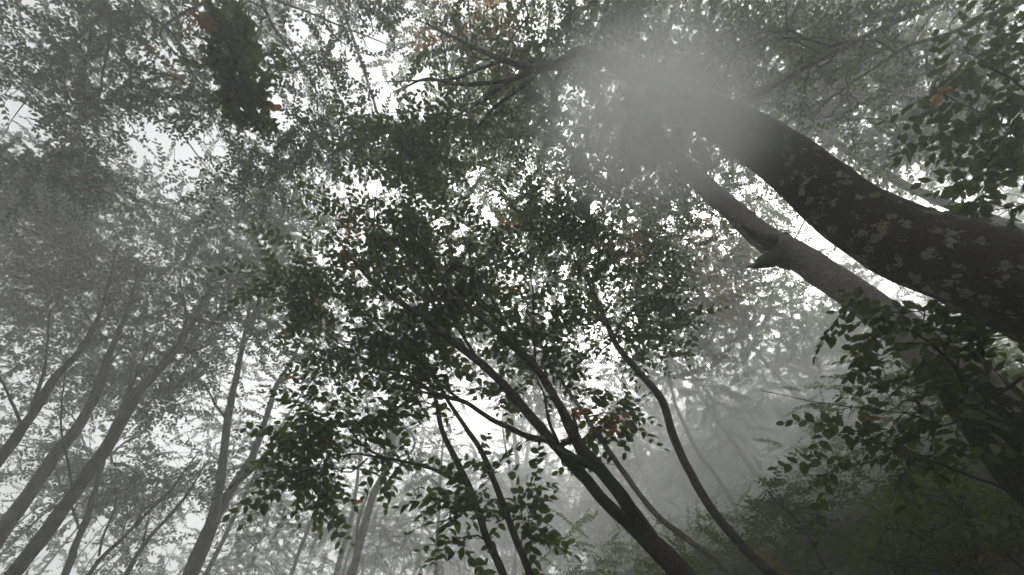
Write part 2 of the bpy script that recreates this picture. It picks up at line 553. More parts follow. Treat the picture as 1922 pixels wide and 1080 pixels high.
class Tree:
    def __init__(self, name, label, category, stems, bark, leafmat, leaf1=None, protos=None, group=None, sides=14, lump=0.055, seed=0,
                 ground=True, step=0.12, twig_step=0.22, n_single=0, scale=1.0, rise=0.5, dens=0.8, wm=0.6, kz=1.0, limb_bark=None):
        self.limb_bark = limb_bark or bark
        self.dens, self.kz = dens, kz
        if kz > 1:
            wm *= .86
            scale, twig_step = scale * kz * 0.95, twig_step * kz
        self.r = np.random.default_rng(100 + seed)
        self.seed = seed
        self.name, self.label, self.category, self.group = name, label, category, group
        self.bark, self.leafmat, self.leaf1 = bark, leafmat, leaf1
        self.protos = protos or MID
        self.n_single, self.scale, self.twig_step, self.rise = n_single, scale, twig_step, rise
        self.stems = []               # sampled (pos, radius)
        self.pos, self.dirs, self.par, self.stem_r = [], [], [], []
        self.chains = []
        for k, st in enumerate(stems):
            pts = np.array([(*P(a, b, z), 0.5 * wm * w * z / F_PX) for a, b, w, z in st])
            if ground and k == 0:
                p0 = pts[0, :3]
                t = p0 - pts[1, :3]
                t = t / np.linalg.norm(t)
                hz = p0[2] - ground_z(p0[0], p0[1])
                if hz > 0.05:
                    tz = min(t[2], -0.35)
                    q = [p0 + np.array([t[0], t[1], 0]) / -tz * hz * f * (1 - 0.45 * f) + np.array([0, 0, -hz * f]) for f in (0.5, 1.0)]
                    q[1][2] = ground_z(q[1][0], q[1][1]) - 0.15
                    r00 = pts[0, 3]
                    pts = np.vstack([np.r_[q[1], r00 * 1.5], np.r_[q[0], r00 * 1.12], pts])
            if k:     # a limb runs out to a fine tip
                e = pts[-1, :3] + (pts[-1, :3] - pts[-2, :3]) * 0.9 + np.array([0, 0, .05])
                pts = np.vstack([pts, np.r_[e, pts[-1, 3] * 0.25]])
            c = catmull(pts, step)
            c[:, 3] = np.maximum(c[:, 3], 0.002)
            n = len(c)
            j = np.cumsum(self.r.normal(0, 1, (n, 3)), axis=0)
            j -= np.linspace(0, 1, n)[:, None] * j[-1]
            c[:, :3] += j * step * 0.03
            self.stems.append((c, sides if k == 0 else max(8, sides - 4), lump, k))
            base = len(self.pos)
            for i in range(n):
                self.pos.append(c[i, :3])
                d = c[min(i + 1, n - 1), :3] - c[max(i - 1, 0), :3]
                self.dirs.append(d / (np.linalg.norm(d) + 1e-9))
                self.par.append(base + i - 1 if i else -1)
                self.stem_r.append(c[i, 3])
        self.n_stem = len(self.pos)
        self.base = self.stems[0][0][0, :3].copy()
        self.attr = []
        self.sides = sides

    def blob(self, px, py, rpx, z, n, flat=0.75, gaps=1.0, clump=0.5, local=None):
        """n spray positions in a ball round pixel direction (px,py) at depth z."""
        z = z * self.kz
        R = rpx * z / F_PX
        n = max(2, int(round(n * self.dens)))
        c = P(px, py, z)
        self.ball(c, (R, R, R * flat), n, gaps, clump)

    def ball(self, c, R, n, gaps=1.0, clump=0.5):
        r = self.r
        d = r.normal(size=(n * 3, 3))
        d /= np.linalg.norm(d, axis=1, keepdims=True)
        p = c + d * (r.random((n * 3, 1)) ** 0.42) * np.array(R)
        if clump > 0:
            p = p[clump_noise(p, 0.9 / max(0.6, self.scale)) + r.normal(0, .5, len(p)) > -1.1 + clump]
        p = p[gap_keep(p, r, gaps)][:n] if gaps > 0 else p[:n]
        g = ground_z(p[:, 0], p[:, 1])
        p = p[p[:, 2] > g + 0.15]
        self.attr.append(p)

    def grow(self):
        A = np.vstack(self.attr) if self.attr else np.zeros((0, 3))
        r = self.r
        cap = self.n_stem + len(A) * 12 + 10
        pos = np.zeros((cap, 3))
        dr = np.zeros((cap, 3))
        pos[:self.n_stem] = self.pos
        dr[:self.n_stem] = self.dirs
        sp = pos[:self.n_stem]
        d0 = np.array([np.min(np.sum((sp - a) ** 2, 1)) for a in A]) if len(A) else np.zeros(0)
        order = np.argsort(d0)
        n = self.n_stem
        par = list(self.par)
        owner = [-1] * self.n_stem       # which branch (chain attached to a stem) a node belongs to
        ends = []
        for ai in order:
            a = A[ai]
            v = a - pos[:n]
            dist = np.sqrt(np.sum(v * v, 1)) + 1e-6
            cosd = np.sum(v * dr[:n], 1) / dist
            cost = dist * (1.35 - 0.45 * cosd) + self.rise * np.maximum(0, -v[:, 2] + 0.05 * dist)
            k = int(np.argmin(cost))
            L = dist[k]
            m = max(2, int(math.ceil(L / self.twig_step)))
            m = min(m, 10)
            b0, dv = pos[k], dr[k]
            side = v[k] / L
            ctrl = b0 + (dv * 0.45 + side * 0.35 + np.array([0, 0, 0.12])) * L * 0.6
            t = (np.arange(1, m + 1) / m)[:, None]
            q = (1 - t) ** 2 * b0 + 2 * t * (1 - t) * ctrl + t * t * a
            q[:-1] += r.normal(0, 0.045, (m - 1, 3)) * min(L, 0.8)
            prev = np.vstack([b0, q[:-1]])
            dd = q - prev
            dd /= np.linalg.norm(dd, axis=1, keepdims=True) + 1e-9
            pos[n:n + m] = q
            dr[n:n + m] = dd
            own = owner[k] if k >= self.n_stem else len(self.chains)
            par += [k] + list(range(n, n + m - 1))
            owner += [own] * m
            self.chains.append((k, n, m, own))
            ends.append((n + m - 1, dd[-1]))
            n += m
        cnt = np.zeros(n)
        for e, _ in ends:
            cnt[e] += 1
        for i in range(n - 1, -1, -1):
            if par[i] >= 0:
                cnt[par[i]] += cnt[i]
        rad = 0.0028 * np.maximum(cnt, 1) ** 0.46 * (0.8 + 0.2 * self.scale)
        srad = np.array(self.stem_r)
        rad[:self.n_stem] = srad
        for (k, s, m, own) in self.chains:
            lim = rad[k] * (0.62 if k < self.n_stem else 1.0)
            rad[s:s + m] = np.minimum(rad[s:s + m], max(lim, 0.0022))
        self.gpos, self.grad, self.cnt, self.ends = pos[:n], rad, cnt, ends
        return self

    def build(self, min_branch=5):
        self.grow()
        r = self.r
        base = self.base
        rt = root(self.name, self.label, self.category, base, self.group)
        self.root = rt
        # stems
        for c, sides, lump, k in self.stems:
            q = Quads()
            V, Q = tube(c[:, :3], c[:, 3], sides, lump, self.seed + k)
            q.add(V, Q)
            q.build("trunk" if k == 0 else "limb", self.bark if k == 0 else self.limb_bark, rt, base)
        # branches, each subtree its own mesh
        size = {}
        for (k, s, m, own) in self.chains:
            size[own] = size.get(own, 0) + 1
        groups = {}
        self.branch_obj = {}
        for ch in self.chains:
            key = ch[3] if size[ch[3]] >= min_branch else -1
            groups.setdefault(key, []).append(ch)
        for key, chs in groups.items():
            q = Quads()
            for (k, s, m, own) in chs:
                pts = np.vstack([self.gpos[k], self.gpos[s:s + m]])
                rr = np.r_[min(self.grad[k], self.grad[s] * 1.25), self.grad[s:s + m]]
                rm = rr.max()
                V, Q = tube(pts, rr, 3 if rm < .006 else (5 if rm < .02 else 8))
                q.add(V, Q)
            if key == -1:
                q.build("twigs", M_twig, rt, base, kind="stuff")
            else:
                self.branch_obj[key] = q.build("branch", self.bark, rt, base)
        # sprays
        E = len(self.ends)
        if not E:
            return rt
        ends = np.array([self.gpos[e] for e, _ in self.ends])
        dirs = np.array([d for _, d in self.ends])
        d = dirs * np.array([1, 1, 0.35]) + r.normal(0, 0.45, (E, 3)) * np.array([1, 1, 0.35])
        nrm = np.array([0, 0, 1.0]) + r.normal(0, 0.34, (E, 3))
        Rm = np.array([rot_from(d[i], nrm[i]) for i in range(E)])
        sc = self.scale * r.uniform(0.82, 1.18, E)
        start = ends - Rm[:, :, 0] * (sc * 0.10)[:, None]
        pid = r.integers(0, len(self.protos), E)
        aut = autumn_mask(ends, r)
        if aut.all():
            aut[:] = False
        spray_tint = r.normal(0, 0.17, E) + 0.14 * clump_noise(ends, 0.5)
        px, py, pz = project(ends)
        singles = set()
        if self.n_single:
            inside = (px > -20) & (px < 1940) & (py > -20) & (py < 1100) & (pz > 0.3) & ~aut
            cand = [i for i in np.argsort(pz) if inside[i]]
            tot = 0
            for i in cand:
                nl = self.protos[pid[i]]["n"]
                if tot + nl > self.n_single:
                    break
                singles.add(int(i))
                tot += nl
        fol = Quads()
        tw = Quads()
        for i in range(E):
            pr = self.protos[pid[i]]
            RS = Rm[i] * sc[i]
            TOTAL["sprays"] += 1
            TOTAL["leaves"] += pr["n"]
            if i in singles:
                T = np.eye(4)
                T[:3, :3] = RS
                T[:3, 3] = start[i] - base
                for fm in pr["frames"]:
                    o = bpy.data.objects.new("leaf", single_leaf_mesh(self.leaf1, int(r.integers(0, 6))))
                    o.parent = self.branch_obj.get(self.chains[i][3], rt)
                    o.matrix_basis = Matrix((T @ fm).tolist())
                    COL.objects.link(o)
                tw.add(pr["tv"] @ RS.T + start[i], pr["tq"])
                continue
            lt = np.clip(0.42 + spray_tint[i] + r.normal(0, 0.16, pr["n"]), 0, 0.9)
            if aut[i]:
                lt = r.uniform(0.93, 1.0, pr["n"])
            lt = np.where(r.random(pr["n"]) < 0.004, 0.97, lt)
            fol.add(pr["V"] @ RS.T + start[i], pr["Q"], lt[pr["lid"]])
            if pz[i] < 7.5:
                tw.add(pr["tv"] @ RS.T + start[i], pr["tq"])
        if tw.n:
            tw.build("twigs", M_twig, rt, base, kind="stuff")
        if fol.n:
            fol.build("foliage", self.leafmat, rt, base, kind="stuff")
        return rt


def hyp(px, py):
    d = ray(px, py)
    return math.hypot(d[0], d[1])


K_FAR = 1.5


def at_d(pts, d0, d1=None, k=K_FAR):
    """Stem points (px, py, w) with the trunk's horizontal distance going from d0 to d1."""
    d1 = d0 if d1 is None else d1
    n = len(pts)
    return [(a, b, w, k * (d0 + (d1 - d0) * i / (n - 1)) / hyp(a, b)) for i, (a, b, w) in enumerate(pts)]


def shape(tree_list):
    pass


# ------------------------------------------------------------------ the ground
def build_ground():
    xs = np.r_[np.linspace(-42, -14, 18), np.linspace(-13, 30, 130), np.linspace(31, 42, 8)]
    ys = np.r_[np.linspace(-42, -9, 18), np.linspace(-8, 30, 120), np.linspace(31, 42, 8)]
    X, Y = np.meshgrid(xs, ys)
    Zg = ground_z(X, Y)
    V = np.stack([X, Y, Zg], -1).reshape(-1, 3)
    nx, ny = len(xs), len(ys)
    i = np.arange(ny - 1)[:, None] * nx
    j = np.arange(nx - 1)[None, :]
    Q = np.stack([i + j, i + j + 1, i + nx + j + 1, i + nx + j], -1).reshape(-1, 4)
    q = Quads()
    q.add(V, Q)
    m, N, L = new_mat("forest_floor")
    geo = N.new("ShaderNodeNewGeometry")
    n1 = N.new("ShaderNodeTexNoise")
    n1.inputs["Scale"].default_value = 1.1
    n1.inputs["Detail"].default_value = 8
    n2 = N.new("ShaderNodeTexNoise")
    n2.inputs["Scale"].default_value = 22
    n2.inputs["Detail"].default_value = 5
    L.new(geo.outputs["Position"], n1.inputs["Vector"])
    L.new(geo.outputs["Position"], n2.inputs["Vector"])
    r1 = ramp(N, [(0.35, (0.045, 0.036, 0.024)), (0.6, (0.055, 0.075, 0.025))])
    L.new(n1.outputs["Fac"], r1.inputs[0])
    mu = N.new("ShaderNodeMix")
    mu.data_type = 'RGBA'
    mu.blend_type = 'MULTIPLY'
    mu.inputs["Factor"].default_value = 0.6
    L.new(r1.outputs[0], mu.inputs[6])
    L.new(n2.outputs["Fac"], mu.inputs[7])
    b = N.new("ShaderNodeBsdfPrincipled")
    b.inputs["Roughness"].default_value = 0.95
    L.new(mu.outputs[2], b.inputs["Base Color"])
    bp = N.new("ShaderNodeBump")
    bp.inputs["Distance"].default_value = 0.05
    L.new(n2.outputs["Fac"], bp.inputs["Height"])
    L.new(bp.outputs[0], b.inputs["Normal"])
    o = N.new("ShaderNodeOutputMaterial")
    L.new(b.outputs[0], o.inputs["Surface"])
    g = q.build("ground", m)
    g["kind"] = "structure"
    g["label"] = "steep forest floor of moss and leaf litter rising to the right"


build_ground()

# ------------------------------------------------------------------ the trees that can be picked out
TREES = []


def add(t):
    TREES.append(t)
    return t


# the huge lichen-covered trunk on the right
t = add(Tree("leaning_beech", "huge dark leaning trunk mottled with pale lichen, thickest of all, entering from the right", "tree",
             [[(2150, 640, 215, 1.30), (2020, 590, 205, 1.36), (1922, 547, 190, 1.42), (1810, 495, 172, 1.53), (1700, 458, 148, 1.68), (1600, 400, 122, 1.86), (1520, 335, 108, 2.05), (1440, 277, 98, 2.25), (1350, 222, 84, 2.5),
               (1250, 168, 66, 2.9), (1160, 122, 34, 3.4), (1085, 98, 17, 3.6)],
              [(1110, 106, 26.4, 3.35), (1085, 98, 22.3, 3.53), (1040, 122, 18.3, 3.65), (1000, 125, 15.2, 3.7), (950, 112, 12.2, 3.83), (900, 92, 9.13, 3.96), (850, 68, 6.08, 4.13), (810, 50, 4.06, 4.3)],
              [(1040, 122, 15.2, 3.65), (1010, 132, 13.2, 3.7), (960, 150, 11.2, 3.7), (900, 160, 9.13, 3.74), (850, 160, 7.1, 3.78), (800, 150, 5.07, 3.96), (760, 165, 3.04, 4.13)],
              [(1010, 130, 12.2, 3.7), (990, 155, 11.2, 3.65), (960, 178, 9.13, 3.65), (925, 205, 7.1, 3.61), (895, 240, 5.07, 3.61), (880, 262, 3.04, 3.61)],
              [(960, 150, 8.11, 3.7), (920, 180, 7.1, 3.7), (890, 200, 5.07, 3.7), (850, 220, 3.04, 3.78)],
              [(950, 112, 8.11, 3.83), (900, 130, 6.08, 3.87), (850, 148, 5.07, 3.96), (770, 152, 3.04, 4.13)],
              [(1350, 222, 26, 2.55), (1420, 175, 19, 3.1), (1520, 120, 13, 3.8), (1640, 60, 10, 4.6), (1750, 10, 9, 5.4)]],
             M_bark_big, M_leaf, M_leaf1, sides=64, lump=0.022, step=0.03, n_single=250, seed=1, wm=.92, dens=.6))
t.blob(900, 90, 190, 5.0, 240)
t.blob(880, 190, 150, 4.9, 130)
t.blob(1060, 60, 130, 4.9, 190)
t.blob(1250, 60, 150, 5.0, 260)
t.blob(1000, 260, 110, 4.6, 90)
t.blob(1150, 300, 110, 5.0, 150)
t.blob(1190, 170, 90, 5.0, 110)
t.blob(1330, 280, 70, 5.4, 60)
t.blob(1500, 60, 150, 5.2, 190)
t.blob(1680, 30, 120, 5.4, 120)

# the pale trunk with broken stubs
t = add(Tree("stubby_trunk_tree", "grey leaning trunk with two broken branch stubs, just below the huge lichen trunk", "tree",
             [[(2120, 1010, 165, 1.8), (1990, 905, 150, 1.9), (1900, 815, 132, 2.0), (1830, 738, 112, 2.15), (1740, 655, 88, 2.5), (1660, 590, 72, 2.9), (1580, 530, 64, 3.2), (1500, 482, 58, 3.5), (1440, 447, 54, 3.75), (1375, 392, 44, 4.1),
               (1310, 335, 38, 4.6), (1240, 265, 28, 5.2), (1180, 190, 18, 6.0)],
              [(1466, 458, 50, 3.72), (1440, 452, 34, 3.6), (1418, 440, 19, 3.5), (1393, 424, 3, 3.4)],
              [(1474, 470, 46, 3.66), (1450, 486, 34, 3.5), (1430, 492, 25, 3.4), (1419, 499, 12, 3.33)],
              [(1492, 484, 52, 3.6), (1472, 488, 40, 3.52), (1455, 484, 16, 3.46)]],
             M_bark_grey, M_leaf, M_leaf1, sides=40, lump=0.03, step=0.05, n_single=0, seed=2, wm=.88, dens=.6, limb_bark=M_bark_dark))
t.blob(1180, 190, 150, 6.3, 120)
t.blob(1320, 120, 150, 6.6, 200)
t.blob(1240, 420, 120, 6.2, 150)
t.blob(1400, 60, 140, 6.6, 180)
t.blob(1370, 330, 120, 6.4, 110)

# pale third trunk behind the huge one
t = add(Tree("misty_tree", "pale faded trunk showing just above the huge lichen trunk at the right edge", "tree",
             [at_d([(2060, 470, 40), (1960, 440, 38), (1860, 412, 36), (1760, 375, 32), (1660, 325, 27), (1560, 260, 22), (1450, 190, 16), (1360, 130, 10)], 5.5, 4.2)[i] for i in range(8)] and
             [at_d([(2060, 470, 40), (1960, 440, 38), (1860, 412, 36), (1760, 375, 32), (1660, 325, 27), (1560, 260, 22), (1450, 190, 16), (1360, 130, 10)], 5.5, 4.2)],
             M_bark_grey, M_grey, None, protos=FAR, sides=12, seed=3, kz=K_FAR))
t.blob(1640, 250, 160, 6.6, 160)
t.blob(1500, 150, 150, 7.2, 150)
t.blob(1780, 200, 140, 6.3, 120)
t.blob(1720, 420, 120, 6.5, 60)

# the dark forked tree in the middle
t = add(Tree("forked_tree", "near-black forked tree at the bottom centre whose stems split and run up to the left", "tree",
             [[(1290, 1090, 76, 1.88), (1232, 1028, 66, 2.0), (1185, 988, 42, 2.1), (1140, 948, 38, 2.2), (1098, 900, 36, 2.32), (1062, 858, 34, 2.44), (1030, 822, 33, 2.52), (990, 778, 29, 2.62), (940, 720, 26, 2.76), (895, 675, 24, 2.9),
               (850, 640, 22, 3.0), (800, 595, 19, 3.12), (745, 562, 16, 3.3), (700, 528, 12, 3.45), (655, 480, 7, 3.6), (630, 440, 4, 3.7)],
              [(1240, 1036, 44, 2.0), (1208, 985, 44, 2.06), (1172, 938, 42, 2.12), (1130, 885, 40, 2.22), (1085, 832, 38, 2.34), (1052, 765, 27, 2.5), (1020, 712, 25, 2.64), (985, 672, 24, 2.75), (940, 632, 21, 2.88), (895, 592, 17, 3.05),
               (850, 548, 13, 3.2), (815, 500, 10, 3.35), (785, 450, 7, 3.5), (762, 400, 4, 3.65)],
              [(1032, 822, 22, 2.52), (1005, 824, 20, 2.5), (965, 808, 17, 2.52), (920, 788, 15, 2.6), (870, 757, 13, 2.7), (820, 742, 14, 2.8), (775, 715, 12, 2.9), (720, 695, 8, 3.05), (670, 665, 5, 3.2), (630, 640, 3, 3.3)],
              [(1140, 893, 30, 2.22), (1105, 873, 26, 2.24), (1070, 856, 26, 2.34), (1050, 845, 24, 2.44)],
              [(1050, 838, 16, 2.46), (1072, 826, 15, 2.4), (1082, 808, 14, 2.36), (1078, 792, 12, 2.4)],
              [(1048, 832, 12, 2.46), (1030, 790, 9, 2.5), (1022, 745, 7, 2.6), (1010, 715, 4, 2.7)],
              [(1003, 690, 8, 2.68), (1002, 640, 6, 2.72), (1001, 590, 4, 2.8), (1000, 548, 3, 2.9)],
              [(870, 757, 10, 2.7), (800, 700, 8, 2.8), (740, 640, 6, 3.0), (690, 590, 4, 3.2), (650, 545, 2.5, 3.4)],
              [(895, 675, 11, 2.9), (850, 600, 9, 3.05), (800, 530, 7, 3.2), (760, 470, 5, 3.4), (735, 420, 2.5, 3.6)],
              [(985, 672, 11, 2.75), (930, 570, 9, 2.95), (890, 500, 6, 3.2), (865, 430, 3, 3.4)],
              [(745, 562, 9, 3.3), (715, 500, 7, 3.4), (700, 440, 5, 3.55), (705, 370, 2.5, 3.8)],
              [(820, 742, 9, 2.8), (780, 735, 8, 2.85), (740, 728, 5, 2.95), (690, 700, 3, 3.1)]],
             M_bark_dark, M_leaf, M_leaf1, protos=FINE, sides=22, lump=0.035, step=0.06, n_single=300, seed=4, rise=0.3, twig_step=0.16))
for b in [(690, 500, 130, 3.6, 100), (640, 600, 90, 3.5, 44), (720, 420, 95, 3.8, 90), (800, 430, 90, 3.7, 60), (730, 320, 85, 4.0, 80), (800, 290, 85, 4.0, 84), (760, 225, 60, 4.2, 36), (670, 270, 50, 4.2, 20),
          (850, 560, 80, 3.4, 60), (720, 640, 80, 3.3, 30), (620, 690, 50, 3.4, 16), (930, 620, 70, 3.2, 26), (1030, 620, 70, 3.1, 26), (900, 520, 70, 3.6, 44), (560, 560, 60, 3.6, 24),
          (500, 530, 40, 3.7, 12), (820, 660, 60, 3.1, 20), (960, 730, 40, 2.9, 7), (590, 500, 60, 3.8, 26), (930, 460, 50, 3.8, 16), (730, 190, 34, 4.2, 6)]:
    t.blob(b[0], b[1], b[2] * 1.15, b[3] + .45, b[4] * 1.05)

# a slim grey sapling right of the forked tree
t = add(Tree("slender_tree", "thin grey stem running close along the right side of the dark forked tree", "tree",
             [[(1385, 1085, 20, 2.3), (1320, 1030, 19, 2.4), (1230, 962, 18, 2.6), (1180, 900, 17, 2.8), (1140, 845, 17, 3.0), (1105, 790, 15, 3.2), (1075, 745, 12, 3.4), (1040, 690, 9, 3.7), (1010, 640, 6, 4.0), (1000, 600, 3, 4.2)],
              [(1100, 785, 6, 3.2), (1130, 775, 5, 3.1), (1170, 778, 4, 3.0), (1200, 765, 2.5, 3.0)]],
             M_bark_grey, M_leaf, M_leaf1, protos=FINE, sides=12, step=0.08, n_single=70, seed=5, rise=0.2, twig_step=.14))
for b in [(1110, 800, 55, 3.1, 15), (1140, 770, 40, 3.1, 7), (1180, 790, 26, 3.0, 4), (1060, 700, 50, 3.6, 20), (1000, 650, 60, 4.1, 16), (1120, 870, 22, 2.9, 4)]:
    t.blob(*b)

# slender curving tree on the right of the centre
t = add(Tree("curving_tree", "slender dark curving tree with mottled bark right of the forked tree, spreading near its top", "tree",
             [[(1455, 1085, 30, 2.9), (1400, 1030, 29, 3.0), (1345, 965, 28, 3.15), (1300, 890, 26, 3.35), (1268, 825, 25, 3.5), (1243, 755, 24, 3.65), (1195, 695, 21, 3.85), (1158, 650, 19, 4.0), (1134, 598, 17, 4.15), (1112, 545, 12, 4.3), (1085, 500, 7, 4.5), (1070, 460, 4, 4.6)],
              [(1134, 598, 9, 4.15), (1090, 610, 7, 4.2), (1060, 590, 4, 4.3)],
              [(1112, 545, 9, 4.3), (1125, 480, 6, 4.5), (1120, 430, 4, 4.6)]],
             M_bark_dark, M_leaf, M_leaf1, protos=FINE, sides=18, lump=.03, step=0.08, n_single=240, seed=6, rise=0.3, twig_step=.18))
for b in [(1075, 440, 60, 4.2, 70), (1110, 480, 40, 4.3, 26), (1040, 420, 50, 4.3, 30), (1120, 530, 60, 4.4, 20), (1200, 560, 90, 4.6, 60), (1230, 620, 70, 4.2, 40), (1180, 640, 50, 4.1, 16),
          (1070, 600, 60, 4.2, 22), (1010, 480, 60, 4.6, 30), (1100, 350, 90, 4.8, 80), (990, 400, 70, 4.9, 44), (1210, 500, 70, 4.8, 40)]:
    t.blob(b[0], b[1], b[2] * 1.1, b[3] + .4, b[4])

# twin dark stems
t = add(Tree("twin_stem_tree", "left one of the twin dark thin stems, with a low side bough", "tree",
             [[(945, 1090, 25, 2.5), (912, 1015, 23, 2.65), (885, 935, 22, 2.85), (858, 872, 20, 3.0), (828, 810, 16, 3.2), (815, 750, 13, 3.35), (800, 700, 8, 3.5), (780, 640, 4, 3.8)],
              [(865, 905, 11, 2.93), (810, 878, 10, 2.9), (760, 864, 9, 2.9), (710, 855, 8, 2.95), (660, 850, 5, 3.0), (610, 865, 3, 3.1)],
              [(710, 855, 6, 2.95), (680, 835, 5, 3.0), (650, 800, 4, 3.1), (610, 780, 2.5, 3.2)],
              [(690, 860, 6, 2.97), (660, 885, 5, 2.95), (630, 880, 3, 2.95)]],
             M_bark_dark, M_leaf, M_leaf1, protos=FINE, sides=16, lump=.03, step=0.08, n_single=270, dens=.62, seed=7, rise=0.05, twig_step=.14))
for b in [(570, 850, 80, 3.1, 56), (600, 900, 60, 3.05, 26), (540, 900, 34, 3.1, 10), (600, 780, 70, 3.2, 34), (700, 800, 60, 3.1, 30), (740, 870, 40, 2.95, 10), (860, 970, 44, 2.7, 16), (870, 1020, 34, 2.6, 8),
          (790, 700, 60, 3.5, 24), (620, 930, 34, 3.0, 9), (760, 760, 50, 3.3, 18), (850, 940, 30, 2.8, 7)]:
    t.blob(*b)
t = add(Tree("twin_stem_tree", "right one of the twin dark thin stems, its top behind a crossing limb", "tree",
             [[(995, 1090, 24, 2.45), (965, 1015, 22, 2.6), (935, 925, 20, 2.8), (905, 850, 17, 3.0), (872, 798, 14, 3.2), (840, 750, 11, 3.4), (815, 700, 7, 3.6), (790, 650, 4, 3.9)]],
             M_bark_dark, M_leaf, M_leaf1, protos=FINE, sides=16, lump=.03, step=0.08, n_single=110, seed=8, rise=0.1, twig_step=.14))
for b in [(970, 960, 44, 2.7, 9), (1000, 1000, 34, 2.6, 6), (920, 880, 34, 2.9, 8), (780, 640, 70, 3.9, 36), (930, 950, 50, 2.8, 8), (985, 920, 30, 2.8, 4), (830, 620, 60, 4.0, 24)]:
    t.blob(*b)

# left-hand trunks
t = add(Tree("broad_left_tree", "broad dark grey trunk rising from the bottom left corner, biggest of the left group", "tree",
             [at_d([(-20, 1120, 52), (25, 1075, 50), (95, 985, 45), (160, 895, 42), (215, 815, 38), (262, 735, 34), (305, 688, 28), (340, 640, 22), (370, 590, 16), (400, 520, 11), (430, 440, 7)], 5.6, 5.0),
              at_d([(200, 838, 16), (225, 790, 14), (240, 745, 11), (262, 690, 7), (290, 620, 4)], 5.5, 5.2),
              at_d([(305, 688, 16), (330, 650, 14), (350, 600, 10), (340, 540, 6)], 5.3, 4.8),
              at_d([(137, 925, 8), (128, 870, 7), (115, 800, 6), (118, 730, 4)], 5.5, 5.0)],
             M_bark_far, M_grey, M_grey1, protos=MID, sides=20, step=0.1, n_single=0, seed=9, kz=K_FAR))
for b in [(340, 560, 150, 6.0, 230), (250, 470, 160, 6.4, 260), (420, 450, 130, 6.4, 190), (300, 650, 110, 5.8, 90), (220, 740, 80, 5.6, 34), (180, 600, 110, 5.8, 110)]:
    t.blob(*b)
T_broad = t
t = add(Tree("second_left_tree", "paler grey trunk parallel to and left of the broadest bottom left trunk", "tree",
             [at_d([(-60, 1090, 50), (0, 1000, 47), (55, 925, 44), (105, 850, 38), (150, 795, 33), (180, 730, 27), (205, 660, 20), (235, 590, 14), (260, 510, 8)], 6.4, 5.6),
              at_d([(150, 795, 16), (175, 745, 14), (195, 700, 9), (235, 640, 5)], 6.2, 5.8)],
             M_bark_far, M_grey, None, protos=MID, sides=16, step=0.12, seed=10, kz=K_FAR))
for b in [(200, 560, 120, 6.8, 150), (80, 560, 120, 6.6, 150), (150, 430, 130, 7.0, 200), (60, 450, 110, 7.0, 140), (90, 720, 100, 6.4, 54), (150, 850, 60, 6.2, 18)]:
    t.blob(*b)
t = add(Tree("edge_tree", "dark slanting trunk crossing the left edge at mid height, forking under leaves", "tree",
             [at_d([(-80, 960, 40), (-30, 900, 37), (20, 835, 33), (60, 780, 29), (100, 710, 25), (145, 660, 20), (180, 600, 13), (205, 530, 8), (220, 460, 5)], 5.6, 4.8),
              at_d([(60, 780, 14), (70, 740, 12), (85, 690, 9), (90, 620, 5)], 5.4, 5.0),
              at_d([(40, 800, 10), (20, 750, 8), (0, 710, 6), (-30, 670, 4)], 5.4, 5.2)],
             M_bark_far, M_grey, M_grey1, protos=MID, sides=16, step=0.1, n_single=0, seed=11, kz=K_FAR))
for b in [(60, 520, 150, 5.6, 190), (160, 420, 130, 5.8, 150), (20, 400, 130, 5.8, 130), (20, 640, 90, 5.4, 50), (230, 330, 110, 5.8, 80), (60, 330, 110, 5.6, 90)]:
    t.blob(*b)
t = add(Tree("thin_left_tree", "thin stem with a small side fork right of the broadest bottom left trunk", "tree",
             [at_d([(118, 1090, 24), (140, 1030, 22), (158, 985, 20), (175, 930, 17), (190, 880, 14), (205, 820, 11), (235, 750, 7), (250, 680, 4)], 6.6, 6.0),
              at_d([(152, 1000, 8), (140, 965, 7), (128, 935, 5), (110, 900, 3)], 6.6, 6.4)],
             M_bark_far, M_grey, None, protos=FAR, sides=12, step=.15, seed=12, kz=K_FAR))
for b in [(230, 720, 80, 7.4, 60), (200, 860, 60, 7.2, 26), (120, 930, 60, 7.6, 26)]:
    t.blob(*b)
t = add(Tree("arching_stem_tree", "slim arching stem low at the bottom left, sweeping up to the right", "tree",
             [at_d([(150, 1095, 15), (185, 1045, 14), (230, 1005, 13), (280, 955, 12), (315, 925, 10), (350, 880, 6), (380, 840, 3)], 5.8, 5.4),
              at_d([(185, 1045, 8), (195, 1000, 7), (215, 950, 5), (215, 890, 3)], 5.8, 5.4)],
             M_bark_far, M_grey, None, protos=MID, sides=10, step=.12, seed=13, kz=K_FAR))
for b in [(320, 900, 70, 6.0, 50), (220, 920, 60, 6.0, 40), (270, 860, 60, 6.2, 40), (190, 1050, 50, 6.0, 16)]:
    t.blob(*b)
t = add(Tree("low_leaning_tree", "slim leaning stem low between the arching stem and the forked pale trunk", "tree",
             [at_d([(225, 1095, 17), (255, 1045, 16), (282, 1005, 14), (320, 965, 12), (355, 920, 8), (385, 870, 4)], 6.2, 5.8),
              at_d([(265, 1030, 8), (275, 985, 6), (285, 940, 4)], 6.2, 6.0)],
             M_bark_far, M_grey, None, protos=MID, sides=10, step=.12, seed=14, kz=K_FAR))
for b in [(360, 890, 60, 6.4, 40), (300, 960, 60, 6.4, 22), (240, 1060, 60, 6.4, 14)]:
    t.blob(*b)

for b in [(80, 830, 90, 5.8, 70), (200, 930, 90, 5.8, 60), (60, 980, 80, 5.8, 50), (330, 760, 80, 5.7, 70), (300, 850, 80, 5.7, 60), (120, 720, 80, 5.8, 50), (250, 1020, 70, 5.8, 30), (20, 900, 60, 6, 30)]:
    T_broad.blob(*b)
